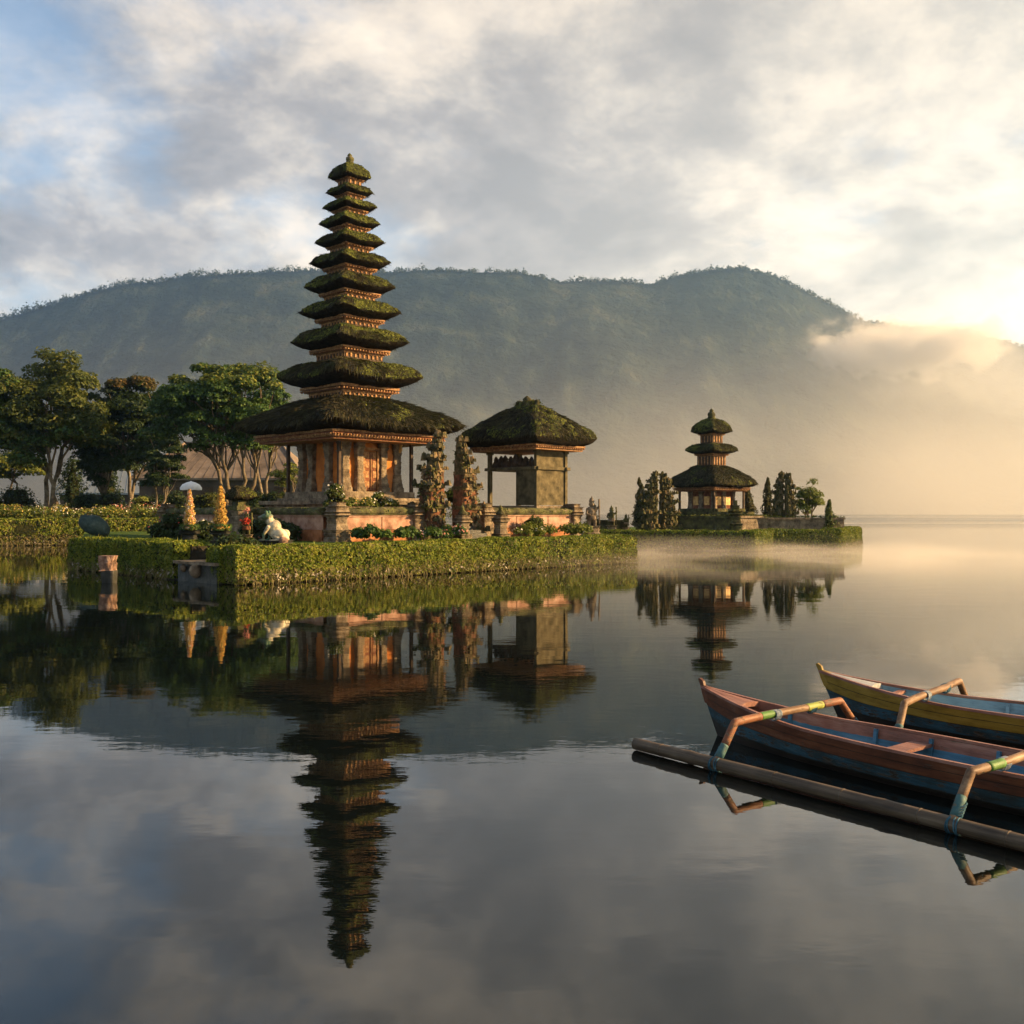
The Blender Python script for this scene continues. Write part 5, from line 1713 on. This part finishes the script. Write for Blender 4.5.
B['rope'] = mat('blue_rope', [(0.3, (0.020, 0.050, 0.070)), (0.52, (0.045, 0.12, 0.165)), (0.74, (0.13, 0.22, 0.25))], 0.85, 0.1, (60, 1.0, 0.006), (18, 5))
B['rope_pale'] = mat('pale_rope', [(0.3, (0.12, 0.16, 0.20)), (0.7, (0.36, 0.40, 0.42))], 0.85, 0.1, (60, 1.0, 0.006), (18, 5))
B['teal_worn'] = paint('worn_teal_paint', [(0.36, (0.018, 0.050, 0.055)), (0.5, (0.040, 0.11, 0.115)), (0.66, (0.09, 0.17, 0.16))], WD, .52, .65, (6, 6, 6))


def boat(label, x, y, rz, L, cols, arms, seed, logcap=0.0, scale=1.0):
    """outrigger canoe: local +x from bow to stern, +y towards the float that lies nearer the camera is -y"""
    root = thing('outrigger_boat', label, 'boat', (x, y, 0), rz, 'outrigger boats moored at the right')
    root.scale = (scale, scale, scale)
    s = np.concatenate([np.linspace(-.20, .6, 17), np.linspace(.7, L - .6, 28), np.linspace(L - .5, L + .2, 13)])
    e = np.clip((s + .20) / 2.6, 0, 1)
    e2 = np.clip((L + .20 - s) / 2.2, 0, 1)
    half = .39 * np.minimum(1 - (1 - e) ** 2.0, 1 - (1 - e2) ** 2.0) + .008
    zg = .31 + .14 * np.clip(1 - (s + .20) / 1.5, 0, 1) ** 1.7 + .14 * np.clip(1 - (L + .2 - s) / 1.5, 0, 1) ** 1.7 - .012 * np.sin(np.clip(s / L, 0, 1) * math.pi)
    zk = -.11 + .09 * np.clip(1 - (s + .20) / .5, 0, 1) ** 1.5 + .09 * np.clip(1 - (L + .2 - s) / .5, 0, 1) ** 1.5
    prof = [(0, 0.0), (.50, .05), (.74, .22), (.845, .40), (.885, .50), (.93, .64), (.945, .68), (1.0, 1.0)]
    def stem(sx, z, zk_, zg_, which):
        # the stems rake: low points sit further in
        r = (1 - (z - zk_) / (zg_ - zk_))
        return sx + (r * .21 * np.clip(1 - (sx + .2) / .6, 0, 1) if which else 0) - (r * .21 * np.clip(1 - (L + .2 - sx) / .6, 0, 1) if which else 0)
    def shell(k0, k1, off=0.0, sides=(-1, 1), kk=prof):
        mb = MB()
        for sd in sides:
            rows = []
            for f, zf in kk[k0:k1]:
                z = zk + (zg - zk) * zf
                rows.append(np.stack([stem(s, z, zk, zg, True), sd * np.maximum(half * f - off, .002), z], 1))
            rows = rows if sd > 0 else rows[::-1]
            mb.rings(rows, False, (False, False), 0, True)
        return mb
    h = MB()
    for (k0, k1, m_) in ((0, 4, 0), (3, 6, 1), (5, 8, 2)):
        q = shell(k0, k1)
        for V, F, S in zip(q.v, [None] * 9, [None] * 9):
            pass
        for F in q.f:
            h.f.append(F + h.n)
            h.m.append(np.full(len(F), m_, np.int32))
            h.sm.append(np.full(len(F), True))
        h.v += q.v
        h.n += q.n
    for fz in ((.845, .40), (.93, .64), (.966, .82)):
        for sd in (-1, 1):
            z = zk + (zg - zk) * fz[1]
            y = sd * (np.maximum(half * fz[0], .002) + .0015)
            xx = stem(s, z, zk, zg, True)
            lo = np.stack([xx, y, z - .0028], 1)
            hi = np.stack([xx, y + sd * .0022, z + .0028], 1)
            h.rings([lo, hi] if sd > 0 else [hi, lo], False, (False, False), 0, False)
    hull = h.build('hull', [B['bottom'], B[cols[1]], B[cols[0]]], root)
    # inner lining
    inn = [(0, .40), (.60, .40), (.78, .44), (.86, .56), (.90, .68), (.93, .8)]
    q = shell(0, 6, .018, kk=inn)
    q.build('lining', B[cols[2]], root)
    top = [(.905, .70), (.95, .985)]
    shell(0, 2, .016, kk=top).build('inner_strake', B[cols[3]], root)
    for sd in (-1, 1):
        rim = MB()
        p = np.stack([s, sd * np.maximum(half - .008, .004), zg + .006], 1)
        rg = []
        for k in range(len(p)):
            a = p[k]
            rg.append(a + np.array([[0, -.017, -.012], [0, .017, -.012], [0, .017, .012], [0, -.017, .012]]))
        rim.rings(rg, True, (True, True), 0, False)
        rim.build('gunwale', B[cols[4]], root)
    # stem heads
    for sx, d_ in ((-.20, 1), (L + .20, -1)):
        poly = [(.066, .30), (.022, .40), (-.004, .46), (-.036, .528), (-.014, .536), (.026, .512), (.040, .470), (.13, .448), (.12, .33)]
        A_ = np.array([[sx + d_ * a, -.016 - .012 * (b < .46), b] for a, b in poly])
        Bq = A_ * [1, -1, 1]
        MB().rings([A_, Bq] if d_ > 0 else [Bq, A_], True, (True, True), 0, False).build('stem_head', B[cols[0]], root)
    # bow and stern decks
    def deck(a, b, hollow):
        k = (s >= a) & (s <= b)
        xs, hs, zs = s[k], half[k] - .012, zg[k] + .002
        mb = MB()
        rows = [np.stack([xs + (hollow * (1 - abs(f)) * np.linspace(0, 1, len(xs)) if hollow else 0), hs * f, zs + .018 * (1 - f * f)], 1) for f in np.linspace(-1, 1, 9)]
        mb.rings(rows, False, (False, False), 0, False)
        low = [r - [0, 0, .02] for r in rows][::-1]
        mb.rings(low, False, (False, False), 0, False)
        for k2, sg in ((-1, 1), (0, -1)):
            ring = np.array([[r[k2][0], r[k2][1], r[k2][2] + dz] for r in rows for dz in (-.045, .004)])
            mb.add(ring, [[2 * j, 2 * j + 2, 2 * j + 3, 2 * j + 1] for j in range(len(rows) - 1)], 0)
        return mb
    deck(-.12, .42, -.0).build('foredeck', B[cols[5]], root)
    deck(L - .42, L + .12, 0).build('aft_deck', B[cols[5]], root)

    def at_s(v):
        return np.interp(v, s, half), np.interp(v, s, zg)
    for v in (.72, 1.55, 2.05, 2.62, 3.4, 3.9):
        if v > L - .6:
            continue
        hb, z = at_s(v)
        for sd in (-1, 1):
            MB().box((v, sd * (hb * .84 - .018), z * .62 + .01), (.03, .03, z * .62), 0, rot=Matrix.Rotation(sd * R(-9), 3, 'X')).build('rib', B[cols[2]], root)
    for v, wd in ((.60, .06), (1.98, .17), (3.45, .17)):
        if v > L - .5:
            continue
        hb, z = at_s(v)
        MB().box((v, 0, z - .065 if wd > .1 else z - .03), (wd, 2 * hb * .94 - .03, .026), 0).build('thwart', B[cols[5] if wd > .1 else cols[4]], root)
    hb, z = at_s(2.0)
    MB().box((L / 2, 0, .052), (L - 1.3, .26, .018), 0).build('floor_board', B[cols[2]], root)
    # the two floats
    rs = np.random.RandomState(seed)
    for sd in (-1, 1):
        lg = MB()
        xs = np.linspace(-.06 - logcap, L + .2, 60)
        wobble = np.cumsum(rs.normal(size=60)) * .0006
        node = np.abs(((xs + .3 * sd) % .62) - .31)
        r_ = .054 + .007 * np.clip(1 - node / .02, 0, 1) - .004 * np.clip(xs / L - .9, 0, 1)
        lg.tube(np.stack([xs, (1.03 if sd > 0 else -1.07) + wobble, .058 + .006 * np.sin(xs * .9)], 1), r_, 14)
        for xn in np.arange(-.06 - logcap + .33, L + .2, .62):
            yn = np.interp(xn, xs, (1.03 if sd > 0 else -1.07) + wobble)
            zn = .058 + .006 * math.sin(xn * .9)
            rn = np.interp(xn, xs, r_)
            lg.tube([(xn - .008, yn, zn), (xn - .0025, yn, zn), (xn + .0025, yn, zn), (xn + .008, yn, zn)], [rn + .0003, rn + .0030, rn + .0030, rn + .0003], 16, 0)
        lg.build('float', [B['bamboo'], B['arm']], root)
    # arms
    for v, bands in arms:
        hb, z = at_s(v)
        y_ = np.array([-1.07, -.835, -.825, 0, .735, .745, 1.03])
        zc = np.array([.085, .375, .382, .392, .385, .378, .085])
        am = root_arm = None
        def seg(a, b, r, m_, name, parent):
            g_ = np.concatenate([y_, np.arange(-1.06, 1.03, .04)])
            yy = np.unique(np.concatenate([[a, b], g_[(g_ > a) & (g_ < b)]]))
            path = np.stack([np.full(len(yy), v) + .012 * np.sin(yy * 5 + v), yy, np.interp(yy, y_, zc)], 1)
            return MB().tube(path, r, 10).build(name, B[m_], parent)
        am = seg(-1.07, 1.03, .034, 'arm', 'outrigger_arm', root)
        for a, b, m_, r in bands:
            seg(a, b, r, m_, 'rope_lashing' if 'rope' in m_ else 'painted_band', am)
        for sd in (-1, 1):
            lk = MB()
            yf = 1.03 if sd > 0 else -1.07
            for k in range(7):
                th = np.linspace(0, 2 * math.pi, 15)
                xx = v - .045 + .015 * k + .01 * np.sin(th + k)
                if k in (1, 2, 4, 5):
                    lk.tube(np.stack([xx, yf + .0585 * np.cos(th), .058 + .0585 * np.sin(th)], 1), .0055, 5, 0, False)
            for k in range(6):
                th = np.linspace(0, 2 * math.pi, 13)
                zk2 = .10 + .018 * k
                yk = np.interp(zk2, [.085, .38], [yf, .74 if sd > 0 else -.83])
                lk.tube(np.stack([v + .037 * np.cos(th), yk + .037 * np.sin(th), zk2 + .012 * np.sin(th)], 1), .0055, 5, 0, False)
            lk.build('rope_lashing', B['rope'], am)
            # lashing at the gunwale
            gl = MB()
            for k in range(6):
                th = np.linspace(0, 2 * math.pi, 13)
                yk = sd * (hb - .04 + .014 * k)
                gl.tube(np.stack([v + .040 * np.cos(th), np.full(13, yk) + .01 * np.sin(th * 2), .375 + .045 * np.sin(th)], 1), .006, 5, 0, False)
            gl.build('rope_lashing', B['rope_pale' if (sd < 0) else 'rope'], am)
    return root


ANG = math.atan2(-.789, .615)
band1 = [(-1.05, -.97, 'teal_worn', .0362), (-.97, -.47, 'arm_red', .0355), (-.47, -.26, 'green', .0358), (.17, .42, 'lime', .0358), (.42, .98, 'arm_red', .0355)]
band2 = [(-1.05, -.95, 'teal_worn', .0362), (-.62, -.42, 'green', .0358), (.33, .52, 'green', .0358)]
boat('red and blue outrigger boat nearest the camera with bamboo float', 1.922 + .13 * .789, 9.778 + .13 * .615, ANG, 4.7, ('red', 'blue', 'blue_in', 'rose', 'rose', 'rose'), [(.9, band1), (3.0, band2)], 801, .0)
A2 = math.atan2(-.66, .75)
E2 = np.array([math.cos(A2), math.sin(A2)])
tip = np.array([3.30, 10.9])
o2 = tip + E2 * .26
boat('yellow and blue outrigger boat lying behind the red one', o2[0], o2[1], A2, 4.7, ('yellow', 'blue', 'lightblue', 'lightblue', 'rose', 'deck_grey'), [(.98, [(-1.05, -.97, 'teal_worn', .0362)]), (3.05, [])], 802, -.25, 1.04)
